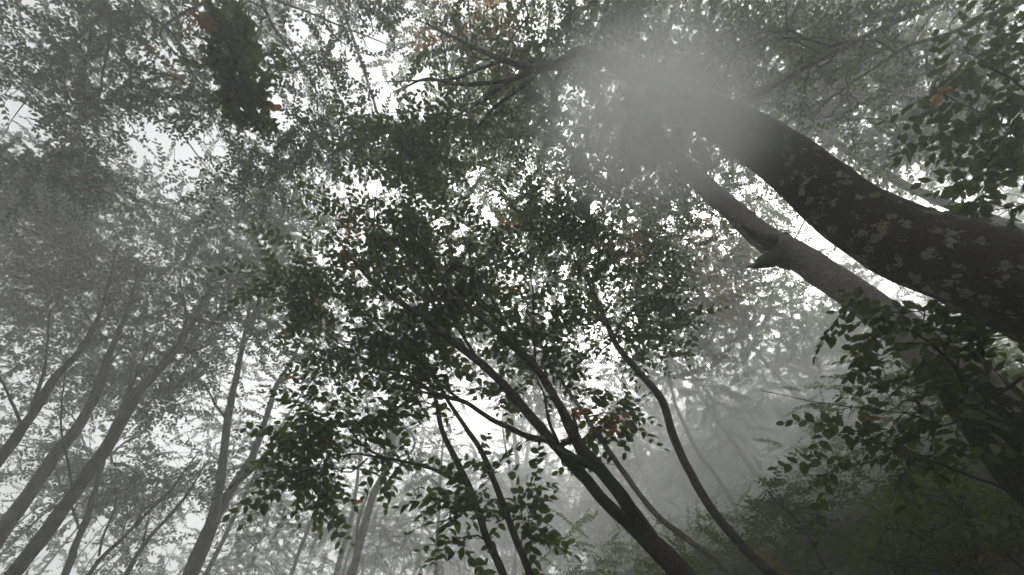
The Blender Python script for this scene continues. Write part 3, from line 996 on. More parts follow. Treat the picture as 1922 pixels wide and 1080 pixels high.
# forked pale-grey trunk
t = add(Tree("grey_forked_tree", "grey trunk on the bottom edge at the left, dividing low into two tall forks", "tree",
             [at_d([(350, 1095, 54), (375, 1035, 50), (395, 985, 44), (408, 930, 30), (416, 880, 27), (424, 810, 25), (434, 750, 22), (445, 700, 19), (458, 640, 14), (470, 570, 10), (480, 500, 6)], 5.8, 5.2),
              at_d([(393, 992, 40), (412, 955, 36), (440, 910, 31), (468, 865, 27), (488, 815, 22), (505, 765, 18), (520, 720, 15), (545, 680, 12), (575, 620, 8)], 5.8, 5.4),
              at_d([(440, 910, 20), (475, 880, 17), (505, 848, 14), (528, 818, 10), (560, 770, 6)], 5.75, 5.5),
              at_d([(428, 790, 10), (405, 760, 8), (385, 725, 5), (350, 700, 3)], 5.6, 5.3),
              at_d([(520, 720, 9), (548, 700, 6), (580, 670, 3)], 5.45, 5.3)],
             M_bark_far, M_grey, M_grey1, protos=MID, sides=20, step=0.1, n_single=0, seed=15, kz=K_FAR))
for b in [(470, 520, 120, 5.8, 150), (560, 560, 90, 5.8, 80), (400, 620, 90, 5.6, 90), (520, 420, 110, 6.0, 120), (580, 650, 60, 5.6, 26), (480, 640, 60, 5.5, 40), (400, 860, 60, 5.5, 30), (340, 880, 80, 5.6, 50), (450, 800, 70, 5.6, 40), (560, 730, 70, 5.6, 50), (530, 900, 80, 5.8, 50), (470, 1000, 70, 5.8, 30), (400, 730, 60, 5.5, 30), (540, 380, 90, 6.0, 90)]:
    t.blob(*b)

# further back, bottom
t = add(Tree("far_slim_tree", "faint slim stem on the bottom edge between the grey fork and the bent pale trunk", "tree",
             [at_d([(540, 1095, 15), (560, 1040, 14), (580, 990, 13), (600, 930, 11), (612, 870, 8), (618, 800, 5)], 8.5, 8.0)],
             M_bark_far, M_grey, None, protos=FAR, sides=10, step=.2, seed=16, kz=K_FAR))
for b in [(600, 850, 80, 9.0, 60), (540, 960, 60, 9.0, 34), (590, 1010, 60, 9.0, 30)]:
    t.blob(*b)
t = add(Tree("bent_tree", "pale bent trunk with an elbow, bottom edge left of the twin dark stems", "tree",
             [at_d([(655, 1095, 34), (668, 1050, 30), (682, 990, 28), (702, 925, 26), (728, 875, 24), (737, 830, 20), (738, 780, 17), (742, 730, 14), (752, 670, 10), (760, 600, 6)], 5.8, 5.6),
              at_d([(670, 1050, 12), (672, 985, 10), (690, 930, 6), (700, 880, 3)], 5.9, 5.9)],
             M_bark_grey, M_grey, None, protos=MID, sides=16, step=.12, seed=17, kz=K_FAR))
for b in [(760, 560, 100, 6.2, 70), (690, 700, 90, 6.0, 60), (800, 900, 60, 6.2, 24), (790, 800, 60, 6.2, 20)]:
    t.blob(*b)
t = add(Tree("leaning_pole_tree", "pale thin leaning pole just left of the bent pale trunk", "tree",
             [at_d([(625, 1095, 20), (640, 1040, 19), (655, 990, 17), (668, 930, 14), (675, 860, 9), (680, 790, 5)], 8.5, 8.2)],
             M_bark_far, M_grey, None, protos=FAR, sides=10, step=.2, seed=18, kz=K_FAR))
for b in [(680, 800, 80, 9.0, 60), (640, 960, 60, 9.0, 40), (720, 1000, 60, 9.0, 40)]:
    t.blob(*b)
t = add(Tree("upright_slim_tree", "slim upright stem on the bottom edge between the bent trunk and the twin stems", "tree",
             [at_d([(820, 1095, 15), (821, 1040, 14), (824, 980, 13), (828, 900, 10), (832, 820, 6)], 7.5, 7.3)],
             M_bark_far, M_grey, None, protos=FAR, sides=10, step=.2, seed=19, kz=K_FAR))
for b in [(830, 900, 70, 8.0, 44), (790, 1000, 60, 8.0, 30), (850, 1040, 60, 8.4, 20)]:
    t.blob(*b)
t = add(Tree("mist_pole_tree", "pale misty pole seen through the opening beside the right twin stem", "tree",
             [at_d([(985, 1095, 22), (982, 1020, 20), (977, 940, 18), (970, 860, 17), (963, 780, 14), (955, 710, 10), (950, 640, 6)], 9.5, 9.0)],
             M_bark_grey, M_grey, None, protos=FAR, sides=10, step=.25, seed=20, kz=K_FAR))
for b in [(950, 640, 120, 10, 110), (900, 880, 70, 10, 34), (1040, 900, 70, 10, 34)]:
    t.blob(*b)
t = add(Tree("far_grove_tree", "faint leaning trunk right of the misty pole, behind the dark forked tree", "tree",
             [at_d([(1020, 1095, 26), (1005, 1020, 25), (985, 940, 22), (990, 860, 14), (1000, 780, 8)], 12.5, 12)],
             M_bark_grey, M_grey, None, protos=FAR, sides=10, step=.3, seed=21, kz=K_FAR))
for b in [(1010, 800, 90, 13, 110), (1090, 960, 90, 13, 80)]:
    t.blob(*b)

# hillside trees behind the curving tree
spec = [
    ("hillside_tree", "dim stem rising beside the right edge of the slender curving tree", [(1440, 1060, 20), (1400, 990, 18), (1350, 905, 17), (1310, 850, 15), (1285, 800, 13), (1262, 740, 9), (1250, 660, 6)], 6.2, [(1250, 640, 90, 7, 70), (1330, 700, 80, 7.4, 50)], M_bark_dark),
    ("hillside_tree", "faint slanting trunk second right of the slender curving tree, under thick leaves", [(1545, 1040, 22), (1480, 960, 22), (1420, 890, 20), (1370, 820, 18), (1320, 750, 15), (1290, 680, 11), (1262, 600, 7)], 8.0, [(1270, 560, 110, 9, 110), (1380, 780, 70, 8.4, 54), (1320, 860, 60, 8.2, 40)], M_bark_far),
    ("hillside_tree", "very faint twin-topped trunk between hillside and the leafy spray at right", [(1640, 960, 24), (1585, 880, 22), (1535, 800, 20), (1490, 740, 18), (1440, 685, 15), (1390, 620, 11), (1340, 540, 7)], 9.5, [(1380, 540, 120, 10.5, 130), (1480, 640, 90, 10.5, 90), (1300, 480, 100, 10.5, 90)], M_bark_grey),
    ("hillside_tree", "pale slim trunk standing on the hill crest in the bright misty opening", [(1450, 940, 13), (1438, 905, 12), (1418, 862, 11), (1408, 820, 9), (1395, 770, 6)], 12.0, [(1390, 740, 70, 13, 60), (1470, 800, 50, 13, 34)], M_bark_grey),
    ("hillside_tree", "dim dark pole under the pale haze low between curving tree and forked tree", [(1175, 1050, 13), (1150, 980, 13), (1128, 900, 12), (1110, 830, 10), (1095, 760, 7)], 10.0, [(1100, 740, 80, 11, 70), (1180, 860, 90, 11, 80), (1220, 760, 80, 11, 70)], M_bark_far),
]
for k, (nm, lb, st, d, bl, bk) in enumerate(spec):
    t = add(Tree(nm, lb, "tree", [at_d(st, d, d * 0.95)], bk, M_grey if k != 1 else M_leaf, None, protos=FAR, sides=10, step=.2, seed=22 + k, kz=K_FAR, group="trees on the hillside"))
    for b in bl:
        t.blob(*b)

# leafy dark column at top left
t = add(Tree("ivy_clad_limb_tree", "tree with a dark dense leafy column hanging down at the top, left of centre", "tree",
             [[(230, -420, 40, 3.10), (290, -260, 34, 3.18), (340, -120, 26, 3.27), (390, 0, 18, 3.35), (430, 90, 13, 3.35), (465, 170, 9, 3.35), (495, 240, 5, 3.40)]],
             M_bark_dark, M_leaf, M_leaf1, protos=COMPACT, sides=14, step=.1, ground=False, n_single=290, seed=30, rise=0.0, twig_step=.1, dens=1.05))
T_ivy = t
for b in [(392, 8, 34, 3.4, 22), (418, 40, 26, 3.4, 18), (452, 60, 22, 3.4, 11), (430, 95, 30, 3.4, 22), (408, 120, 20, 3.4, 8), (448, 145, 30, 3.4, 22), (485, 190, 24, 3.45, 14), (440, 185, 26, 3.4, 14), (478, 225, 24, 3.4, 11), (512, 235, 12, 3.4, 4), (390, -40, 30, 3.4, 12), (450, 120, 60, 3.5, 24), (400, 30, 50, 3.5, 14)]:
    t.blob(b[0], b[1], b[2] * 1.45, b[3], b[4], 0.9, 0.4, 0.7)

for k, (nm, lb, stems, bl, pr, z) in enumerate([
    ("overhead_tree", "overhead boughs fanning out from the top edge at far left", [
        [(150, -300, 30, 5.0), (170, -140, 22, 5.0), (190, 0, 15, 5.0), (205, 60, 9, 5.0), (190, 150, 5, 5.1), (180, 250, 3, 5.2)],
        [(180, -60, 14, 5.0), (250, 10, 11, 4.9), (320, 60, 8, 4.9), (350, 120, 6, 4.9), (390, 190, 4, 4.9)],
        [(200, 20, 8, 5.0), (150, 70, 6, 5.0), (90, 130, 4, 5.1), (40, 200, 3, 5.2)]],
     [(120, 60, 150, 5.2, 150), (60, 170, 130, 5.2, 110), (220, 120, 120, 5.2, 120), (200, 230, 110, 5.4, 80), (330, 60, 100, 5.2, 90), (60, 290, 120, 5.3, 100), (330, 210, 100, 5.0, 60), (170, 310, 90, 5.3, 60)], MID, 5),
    ("overhead_tree", "overhead boughs crossing the top edge beside the dark leafy column", [
        [(520, -320, 26, 5.4), (505, -160, 20, 5.3), (490, -20, 14, 5.3), (505, 40, 9, 5.2), (540, 90, 6, 5.2), (600, 180, 4, 5.2)],
        [(500, -100, 12, 5.3), (420, -20, 10, 5.2), (330, 30, 8, 5.1), (300, 60, 6, 5.1), (340, 110, 5, 5.0), (390, 175, 4, 5.0), (400, 220, 3, 5.0)],
        [(495, -10, 8, 5.3), (590, 30, 6, 5.4), (690, 70, 4, 5.5)]],
     [(620, 60, 130, 5.5, 120), (720, 60, 110, 5.6, 90), (600, 200, 120, 5.4, 110), (500, 60, 80, 5.4, 40), (540, 290, 100, 5.4, 80), (700, 220, 110, 5.6, 80), (440, 300, 100, 5.4, 70)], MID, 5),
    ("overhead_tree", "overhead tree whose thin forked limb reaches down from the upper right top edge", [
        [(2060, -120, 26, 5.2), (1960, -20, 20, 5.0), (1880, 20, 15, 5.0), (1790, 60, 12, 5.0), (1700, 90, 9, 5.0), (1640, 130, 7, 5.0), (1570, 180, 5, 5.0), (1510, 225, 3, 5.0)],
        [(1680, 100, 8, 5.0), (1640, 76, 7, 5.0), (1590, 80, 6, 5.0), (1540, 70, 5, 5.0), (1490, 78, 3, 5.0)]],
     [(1600, 120, 120, 5.4, 70), (1720, 120, 110, 5.3, 70), (1500, 200, 110, 5.8, 70), (1850, 60, 100, 5.0, 50), (1800, 250, 110, 5.6, 60), (1650, 300, 90, 6.0, 60)], MID, 5),
]):
    t = add(Tree(nm, lb, "tree", stems, M_bark_dark, M_grey if k < 2 else M_leaf, None, protos=pr, sides=12, step=.12, ground=False, seed=31 + k, group="overhead trees", rise=0.0))
    for b in bl:
        t.blob(*b)

# near broad-leaved saplings on the right
t = add(Tree("broadleaf_sapling", "near sapling with large dark leaves spread in front of the stubbed trunk, lower right", "tree",
             [[(2150, 1250, 16, 1.5), (2040, 1090, 14, 1.7), (1960, 960, 12, 1.85), (1900, 860, 11, 1.95), (1840, 780, 9, 2.0), (1790, 690, 7, 2.0), (1740, 640, 5, 2.0), (1690, 610, 3, 2.05)],
              [(1930, 700, 8, 1.9), (1880, 735, 7, 1.85), (1820, 770, 6, 1.85), (1770, 800, 5, 1.85), (1700, 775, 3, 1.9), (1560, 760, 2, 1.95)],
              [(1960, 960, 8, 1.85), (1880, 915, 7, 1.8), (1810, 890, 6, 1.8), (1740, 862, 4, 1.85), (1690, 850, 3, 1.9)],
              [(1980, 620, 5, 1.85), (1880, 630, 4, 1.85), (1800, 628, 3, 1.9), (1700, 600, 2, 2.0)]],
             M_bark_dark, M_leaf, M_leaf1, protos=FINE, sides=10, step=.05, n_single=300, scale=.88, seed=40, rise=0.0, twig_step=.08, dens=.42, wm=.8))
for b in [(1630, 610, 55, 2.1, 12), (1720, 600, 60, 2.0, 26), (1780, 640, 60, 2.0, 30), (1870, 610, 36, 1.95, 8), (1620, 680, 60, 2.1, 12), (1680, 760, 70, 2.0, 22), (1760, 740, 60, 1.95, 16),
          (1620, 820, 60, 2.05, 16), (1720, 850, 60, 1.95, 18), (1770, 690, 50, 2.0, 12), (1590, 870, 40, 2.05, 8), (1660, 880, 40, 2.0, 8), (1560, 780, 30, 2.05, 5)]:
    t.blob(*b, 0.9, 0.3, 0.1)
t = add(Tree("broadleaf_sapling", "near leafy branches hanging down the right edge above the huge lichen trunk", "tree",
             [[(2300, 500, 20, 2.2), (2160, 380, 16, 2.3), (2050, 260, 12, 2.35), (1960, 200, 9, 2.4), (1900, 150, 7, 2.4), (1840, 120, 4, 2.45)],
              [(2050, 260, 8, 2.35), (1980, 300, 6, 2.3), (1900, 320, 4, 2.3), (1820, 290, 2.5, 2.35)],
              [(2160, 400, 8, 2.3), (2020, 400, 6, 2.2), (1920, 385, 4, 2.2), (1840, 400, 2.5, 2.2), (1800, 402, 2, 2.2)]],
             M_bark_dark, M_leaf, M_leaf1, protos=FINE, sides=10, step=.06, ground=False, n_single=290, seed=41, rise=0.0, twig_step=.1, dens=.8))
for b in [(1840, 130, 60, 2.6, 16), (1900, 220, 50, 2.5, 16), (1820, 250, 50, 2.6, 12), (1880, 300, 44, 2.4, 12), (1770, 170, 34, 2.7, 5), (1900, 60, 60, 2.7, 14), (1900, 390, 34, 2.2, 8), (1830, 410, 22, 2.2, 4),
          (1980, 200, 80, 2.5, 14), (1760, 250, 20, 2.6, 2), (1850, 370, 30, 2.3, 4)]:
    t.blob(*b, 0.9, 0.3, 0.1)
t = add(Tree("green_undershrub", "brighter green shrub with arching thin stems in the bottom right corner", "shrub",
             [[(2020, 1200, 12, 2.1), (1930, 1080, 9, 2.25), (1850, 1000, 7, 2.4), (1790, 940, 5, 2.5), (1740, 890, 3, 2.6)],
              [(1960, 1150, 9, 2.2), (1850, 1085, 7, 2.4), (1760, 1030, 5, 2.5), (1700, 990, 4, 2.6), (1650, 960, 2, 2.7)],
              [(1930, 1080, 7, 2.25), (1920, 1000, 5, 2.3), (1890, 930, 3, 2.4)]],
             M_twig, M_moss, M_moss1, protos=FINE, sides=8, step=.06, n_single=280, seed=42, rise=0.0, twig_step=.1, scale=.85))
for b in [(1720, 950, 60, 2.8, 26), (1800, 960, 70, 2.6, 30), (1860, 950, 50, 2.4, 16), (1850, 1040, 80, 2.5, 36), (1740, 1050, 70, 2.8, 26), (1920, 1020, 60, 2.3, 20), (1660, 1020, 50, 3.0, 16), (1690, 910, 30, 2.9, 8)]:
    t.blob(*b, 0.9, 0.0, 0.0)
t = add(Tree("hanging_bough_shrub", "small leafy shrub leaning up the hillside right of the curving tree's foot", "shrub",
             [at_d([(1560, 1090, 12), (1520, 1010, 10), (1480, 960, 8), (1450, 935, 5), (1440, 920, 3)], 4.4, 4.2, 1.0)],
             M_twig, M_leaf, M_leaf1, protos=FINE, sides=8, step=.1, n_single=0, seed=43, rise=0.0, twig_step=.14))
for b in [(1450, 940, 40, 4.4, 26), (1510, 970, 40, 4.3, 22), (1560, 1040, 50, 4.2, 16)]:
    t.blob(*b, 0.8, 0.0, 0.0)

# ------------------------------------------------------------------ background trees filling the canopy behind
BACK = [   # crown centre pixel, horizontal distance of the trunk foot, depth of crown, crown radius m, sprays, label
    (60, 60, 7.0, 7.2, 1.7, 210, "hazy tree behind the overhead boughs in the top left corner"),
    (260, 90, 6.5, 7.6, 1.7, 230, "hazy tree whose crown backs the boughs left of the dark leafy column"),
    (470, 60, 7.0, 7.8, 1.7, 230, "hazy tree crown directly behind the dark leafy column at the top"),
    (680, 90, 6.5, 7.6, 1.6, 220, "hazy tree crown between the leafy column and the overhead branching limbs"),
    (130, 280, 8.0, 8.0, 1.8, 260, "hazy tree crown under the bright gaps near the upper left edge"),
    (360, 270, 8.0, 8.4, 1.8, 170, "hazy tree crown around the large-leaved bright gap at upper left"),
    (600, 300, 8.0, 8.4, 1.8, 260, "hazy tree crown left of the dark crown of the forked tree"),
    (60, 430, 9.0, 8.8, 2.0, 300, "grey blurred crown at the left edge above the slanting trunks"),
    (280, 440, 9.5, 9.2, 2.0, 300, "grey blurred crown above the two parallel left trunks"),
    (480, 460, 9.5, 9.2, 2.0, 260, "grey blurred crown above the grey forked trunk"),
    (900, 330, 7.5, 8.0, 1.7, 250, "soft green crown behind the bright slot right of the forked tree's top"),
    (1120, 400, 7.5, 8.6, 1.8, 270, "soft green crown behind the dark leaf cluster at the centre"),
    (850, 120, 6.0, 7.2, 1.6, 210, "green crown backing the overhead branching limbs at top centre"),
    (1030, 90, 6.5, 7.6, 1.7, 230, "green crown at the top just left of the mist patch"),
    (1250, 60, 7.0, 8.0, 1.8, 300, "dusky crown at the top above the mist patch"),
    (1430, 170, 7.0, 8.0, 1.8, 300, "grey crown above the bend of the huge lichen trunk"),
    (1560, 60, 7.0, 8.0, 1.8, 300, "olive crown at the top edge above the thin forked limb"),
    (1640, 230, 7.5, 8.0, 1.8, 280, "grey crown beneath the thin forked limb at the upper right"),
    (1820, 80, 7.5, 8.2, 1.8, 250, "grey crown behind the upper right hanging leaves"),
    (1840, 280, 8.0, 8.0, 1.8, 220, "sparkling crown over the pale faded trunk at the right edge"),
    (1330, 400, 8.0, 9.0, 1.8, 260, "crown behind the broken stubs of the grey leaning trunk"),
    (1440, 570, 9.0, 9.6, 2.0, 300, "olive hazy crown right of the autumn-brown leaves at mid right"),
    (1260, 560, 9.0, 9.4, 1.9, 270, "olive hazy crown above the top of the slender curving tree"),
    (1000, 520, 9.0, 9.4, 1.8, 240, "hazy crown in the bright gap above the middle of the forked tree"),
    (800, 560, 9.5, 9.6, 1.9, 220, "hazy crown hidden behind the dark crown of the forked tree"),
    (640, 640, 10.0, 9.8, 1.9, 220, "pale crown low to the left of the forked tree's crown"),
    (110, 640, 9.5, 9.4, 1.9, 190, "pale crown between the slanting left edge trunk and its neighbour"),
    (330, 720, 10.0, 9.6, 1.9, 200, "pale crown seen between the broadest left trunk and the grey fork"),
    (60, 860, 10.0, 9.2, 1.8, 150, "pale crown low at the left edge behind the parallel trunks"),
    (220, 960, 10.5, 9.4, 1.8, 150, "pale crown low behind the slim arching stem at the bottom left"),
    (480, 860, 11.0, 10.2, 1.9, 190, "pale crown low behind the prongs of the grey fork"),
    (740, 800, 11.0, 10.6, 1.9, 190, "pale crown behind the elbow of the bent trunk"),
    (480, 1020, 10.5, 10.4, 1.6, 150, "dim rounded crown on the bottom edge right of the grey fork"),
    (960, 700, 11.0, 11.0, 1.9, 280, "pale crown around the bright gap under the crossing limb"),
    (1160, 700, 11.0, 10.8, 1.9, 190, "pale crown behind the middle of the slender curving tree"),
    (1380, 680, 11.5, 11.2, 2.0, 190, "pale glittering crown above the misty hill opening"),
    (1560, 700, 10.5, 10.5, 2.0, 230, "pale crown behind the large-leaved sapling at the right"),
    (1700, 560, 9.0, 8.6, 1.5, 90, "pale crown glowing in the strip between the two big right trunks"),
    (1760, 800, 9.0, 9.6, 1.8, 200, "dim crown behind the lower part of the stubbed trunk"),
    (1220, 850, 12.0, 12.2, 1.8, 230, "misty crown on the slope between the forked tree and the curving tree"),
    (900, 940, 12.0, 12.2, 1.8, 230, "misty crown on the slope behind the twin dark stems"),
    (1080, 980, 11.0, 12.0, 1.8, 250, "misty low crown on the slope right behind the forked tree's foot"),
    (700, 1000, 12.0, 12.4, 1.8, 230, "misty low crown on the bottom edge behind the bent trunk"),
    (1560, 850, 13.0, 13.0, 1.7, 200, "misty crown on the hill crest right of the bright opening"),
    (1330, 870, 13.0, 13.2, 1.7, 190, "misty crown on the hill crest left of the bright opening"),
    (1260, 240, 8.0, 7.4, 1.5, 200, "grey crown half lost inside the mist patch"),
]
for k, (px, py, d, z, R, n, lb) in enumerate(BACK):
    z, d, R = z * 1.4, d * 1.4, R * 1.4
    c = P(px, py, z)
    # the foot stands out under the crown, away from the clearing
    hv = np.array([c[0], c[1]])
    L = np.linalg.norm(hv)
    u = hv / L if L > 1.0 else np.array([math.sin(k * 2.4), math.cos(k * 2.4)])
    dd = max(L + 0.4, min(d, L + 3.0), 4.5)
    foot = u * dd
    rb = np.random.default_rng(900 + k)
    if py < 600:      # these lean in over the clearing from behind the viewpoint or from far out at the side
        foot = np.array([c[0] * rb.uniform(.9, 1.3), -rb.uniform(5.0, 7.0)])
    foot3 = np.array([foot[0], foot[1], ground_z(foot[0], foot[1]) - 0.2])
    top = c + np.array([0, 0, 0.3])
    mid1 = foot3 * 0.65 + top * 0.35 + np.array([*(rb.normal(0, 0.25, 2)), 0.5])
    mid2 = foot3 * 0.3 + top * 0.7 + np.array([*(rb.normal(0, 0.25, 2)), 0.35])
    t = Tree("misty_tree", lb, "tree", [[(0, 0, 1, 1), (0, 0, 1, 1)]], M_bark_far if k % 3 else M_bark_grey, M_leaf if 9 < k < 24 else M_grey, None, protos=FAR, sides=9, step=.25, ground=False,
             seed=60 + k, group="trees fading into the mist", twig_step=.5, scale=1.35 if z < 13 else 1.5)
    # replace the placeholder stem by the real one
    r0_ = rb.uniform(.05, .07) if py < 600 else rb.uniform(.035, .06)
    if py < 600:
        mid1 = foot3 + np.array([0.2, 0.5, (top[2] - foot3[2]) * .5])
        mid2 = foot3 * .6 + top * .4
        mid2[2] = foot3[2] + (top[2] - foot3[2]) * .86
    pts = np.vstack([np.r_[foot3, r0_ * 1.4], np.r_[mid1, r0_], np.r_[mid2, r0_ * .55], np.r_[top, r0_ * .25]])
    cst = catmull(pts, .25)
    t.stems = [(cst, 9, .04, 0)]
    t.pos = [p for p in cst[:, :3]]
    t.dirs = [((cst[min(i + 1, len(cst) - 1), :3] - cst[max(i - 1, 0), :3]) / (np.linalg.norm(cst[min(i + 1, len(cst) - 1), :3] - cst[max(i - 1, 0), :3]) + 1e-9)) for i in range(len(cst))]
    t.par = [i - 1 for i in range(len(cst))]
    t.stem_r = list(cst[:, 3])
    t.n_stem = len(cst)
    t.base = cst[0, :3].copy()
    t.ball(c, (R, R, R * .6), int(n * (.66 if py < 500 and px < 860 else (1.45 if 860 < px < 1350 and py > 230 else (1.2 if px > 1000 else .95)))))
    TREES.append(t)

for t in TREES:
    t.build()


def moss_sleeve(tree, r_hi=2.45):
    """A thick uneven coat of moss on the lower trunk, thinning out upwards."""
    m, N, L = new_mat("moss")
    geo = N.new("ShaderNodeNewGeometry")
    nz = N.new("ShaderNodeTexNoise")
    nz.inputs["Scale"].default_value = 60
    nz.inputs["Detail"].default_value = 6
    L.new(geo.outputs["Position"], nz.inputs["Vector"])
    rm = ramp(N, [(0.35, (0.012, 0.018, 0.006)), (0.7, (0.045, 0.06, 0.018))])
    L.new(nz.outputs["Fac"], rm.inputs[0])
    b = N.new("ShaderNodeBsdfPrincipled")
    b.inputs["Roughness"].default_value = 1.0
    b.inputs["Specular IOR Level"].default_value = 0.1
    bp = N.new("ShaderNodeBump")
    bp.inputs["Distance"].default_value = 0.02
    bp.inputs["Strength"].default_value = 1.0
    L.new(nz.outputs["Fac"], bp.inputs["Height"])
    L.new(bp.outputs[0], b.inputs["Normal"])
    L.new(rm.outputs[0], b.inputs["Base Color"])
    o = N.new("ShaderNodeOutputMaterial")
    L.new(b.outputs[0], o.inputs["Surface"])
    c, sides, lump, k = tree.stems[0]
    px, py, pz = project(c[:, :3])
    top = int(np.argmax(pz > r_hi)) if (pz > r_hi).any() else len(c)
    lo = 0
    seg = c[lo:top]
    f = np.linspace(0, 1, len(seg))
    V, Q = tube(seg[:, :3], seg[:, 3], sides * 2, lump, tree.seed)
    ctr = np.repeat(seg[:, :3], sides * 2, 0)
    d = V - ctr
    ln = np.linalg.norm(d, axis=1, keepdims=True)
    nzv = clump_noise(V, 9.0)[:, None] * .006 + clump_noise(V, 22.0)[:, None] * .004
    thick = 0.016 + nzv - np.repeat(np.clip((f - .55) / .45, 0, 1), sides * 2)[:, None] * 0.034
    q = Quads()
    q.add(ctr + d / ln * (ln + thick), Q)
    q.build("moss", m, tree.root, tree.base)


moss_sleeve(TREES[1])

# ------------------------------------------------------------------ undergrowth on the slope
def build_undergrowth():
    r = np.random.default_rng(77)
    az = np.radians(r.uniform(-35, 75, 6800))
    d = 3.0 + 17 * r.random(6800) ** 1.3
    x, y = d * np.sin(az), d * np.cos(az)
    p = np.stack([x, y, ground_z(x, y) + 0.05 + (0.5 + 1.5 * np.clip(np.sin(x * 1.1 + 0.8 * np.sin(y)) * np.sin(y * 0.9 + 1), 0, 1)) * r.random(6800) ** 1.3], 1)
    keep = d > 4.4
    p = p[keep]
    q = Quads()
    for i in range(len(p)):
        pr = (MID if d[i] < 9 else FAR)[int(r.integers(0, 8))]
        a = r.uniform(0, 2 * math.pi)
        R = rot_from(np.array([math.cos(a), math.sin(a), r.uniform(.1, .9)]), np.array([r.normal(0, .5), r.normal(0, .5), 1.0])) * r.uniform(.6, 1.1)
        lt = np.clip(0.4 + r.normal(0, .2, pr["n"]), 0, .93)
        if r.random() < 0.01:
            lt = r.uniform(.95, 1, pr["n"])
        q.add(pr["V"] @ R.T + p[i], pr["Q"], lt[pr["lid"]])
    u = q.build("undergrowth", M_moss)
    u["kind"] = "stuff"
    u["label"] = "leafy green undergrowth covering the misty hillside at the lower right"
    u["category"] = "undergrowth"


build_undergrowth()


def build_far_woods():
    """The wood beyond, one grey mass in the mist."""
    r = np.random.default_rng(78)
    q, tk = Quads(), Quads()
    nt = 130
    az = np.radians(np.linspace(-75, 80, nt) + r.normal(0, 1.2, nt))
    d = r.uniform(19, 31, nt)
    for k in range(nt):
        x, y = d[k] * math.sin(az[k]), d[k] * math.cos(az[k])
        g = float(ground_z(x, y))
        top = g + r.uniform(9, 12) if g < 9 else g + r.uniform(6, 9)
        pts = np.array([[x, y, g - .3], [x + r.normal(0, .3), y + r.normal(0, .3), g + (top - g) * .5], [x + r.normal(0, .6), y + r.normal(0, .6), top]])
        pts = catmull(pts, 1.0)
        V, Q = tube(pts, np.linspace(r.uniform(.07, .13), .02, len(pts)), 7)
        tk.add(V, Q)
        n = 82 if -12 < math.degrees(az[k]) < 60 else 62
        h = g + 0.6 + (top - g) * r.random(n) ** .8
        R = r.uniform(1.7, 3.0)
        a = r.uniform(0, 6.28, n)
        rr = R * np.sqrt(r.random(n)) * (0.6 + 0.4 * np.sin((h - g) / (top - g) * 3.1))
        p = np.stack([x + rr * np.cos(a), y + rr * np.sin(a), h], 1)
        p = p[gap_keep(p, r, 0.9)]
        for c in p:
            pr = FAR[int(r.integers(0, 8))]
            aa = r.uniform(0, 6.28)
            Rm = rot_from(np.array([math.cos(aa), math.sin(aa), r.normal(0, .3)]), np.array([r.normal(0, .6), r.normal(0, .6), 1.0])) * r.uniform(1.9, 2.5)
            q.add(pr["V"] @ Rm.T + c, pr["Q"], np.clip(r.normal(.4, .15), 0, .9))
    for nm, qq, mt, lb in (("distant_foliage", q, M_grey, "foliage of the distant wood dissolving in the mist all round"), ("distant_trunks", tk, M_bark_far, "trunks of the distant wood, nearly lost in the mist")):
        o = qq.build(nm, mt, kind="stuff")
        o["label"] = lb
        o["category"] = "distant wood"


build_far_woods()

# ------------------------------------------------------------------ mist
def box(name, lo, hi, mat):
    lo, hi = np.array(lo, float), np.array(hi, float)
    V = np.array([[(lo, hi)[(i >> a) & 1][a] for a in range(3)] for i in range(8)])
    Q = np.array([(0, 2, 3, 1), (4, 5, 7, 6), (0, 1, 5, 4), (2, 6, 7, 3), (0, 4, 6, 2), (1, 3, 7, 5)])
    q = Quads()
    q.add(V, Q)
    return q.build(name, mat, smooth=False)


m, N, L = new_mat("haze")
pv = N.new("ShaderNodeVolumePrincipled")
pv.inputs["Density"].default_value = HAZE_DENSITY
pv.inputs["Color"].default_value = (0.985, 0.99, 0.99, 1)
pv.inputs["Anisotropy"].default_value = 0.6
o = N.new("ShaderNodeOutputMaterial")
L.new(pv.outputs[0], o.inputs["Volume"])
hz = box("haze", (-43, -43, -6), (43, 43, 23), m)
hz["kind"] = "stuff"
hz["label"] = "thin grey mist hanging through the whole forest"
hz["category"] = "mist"


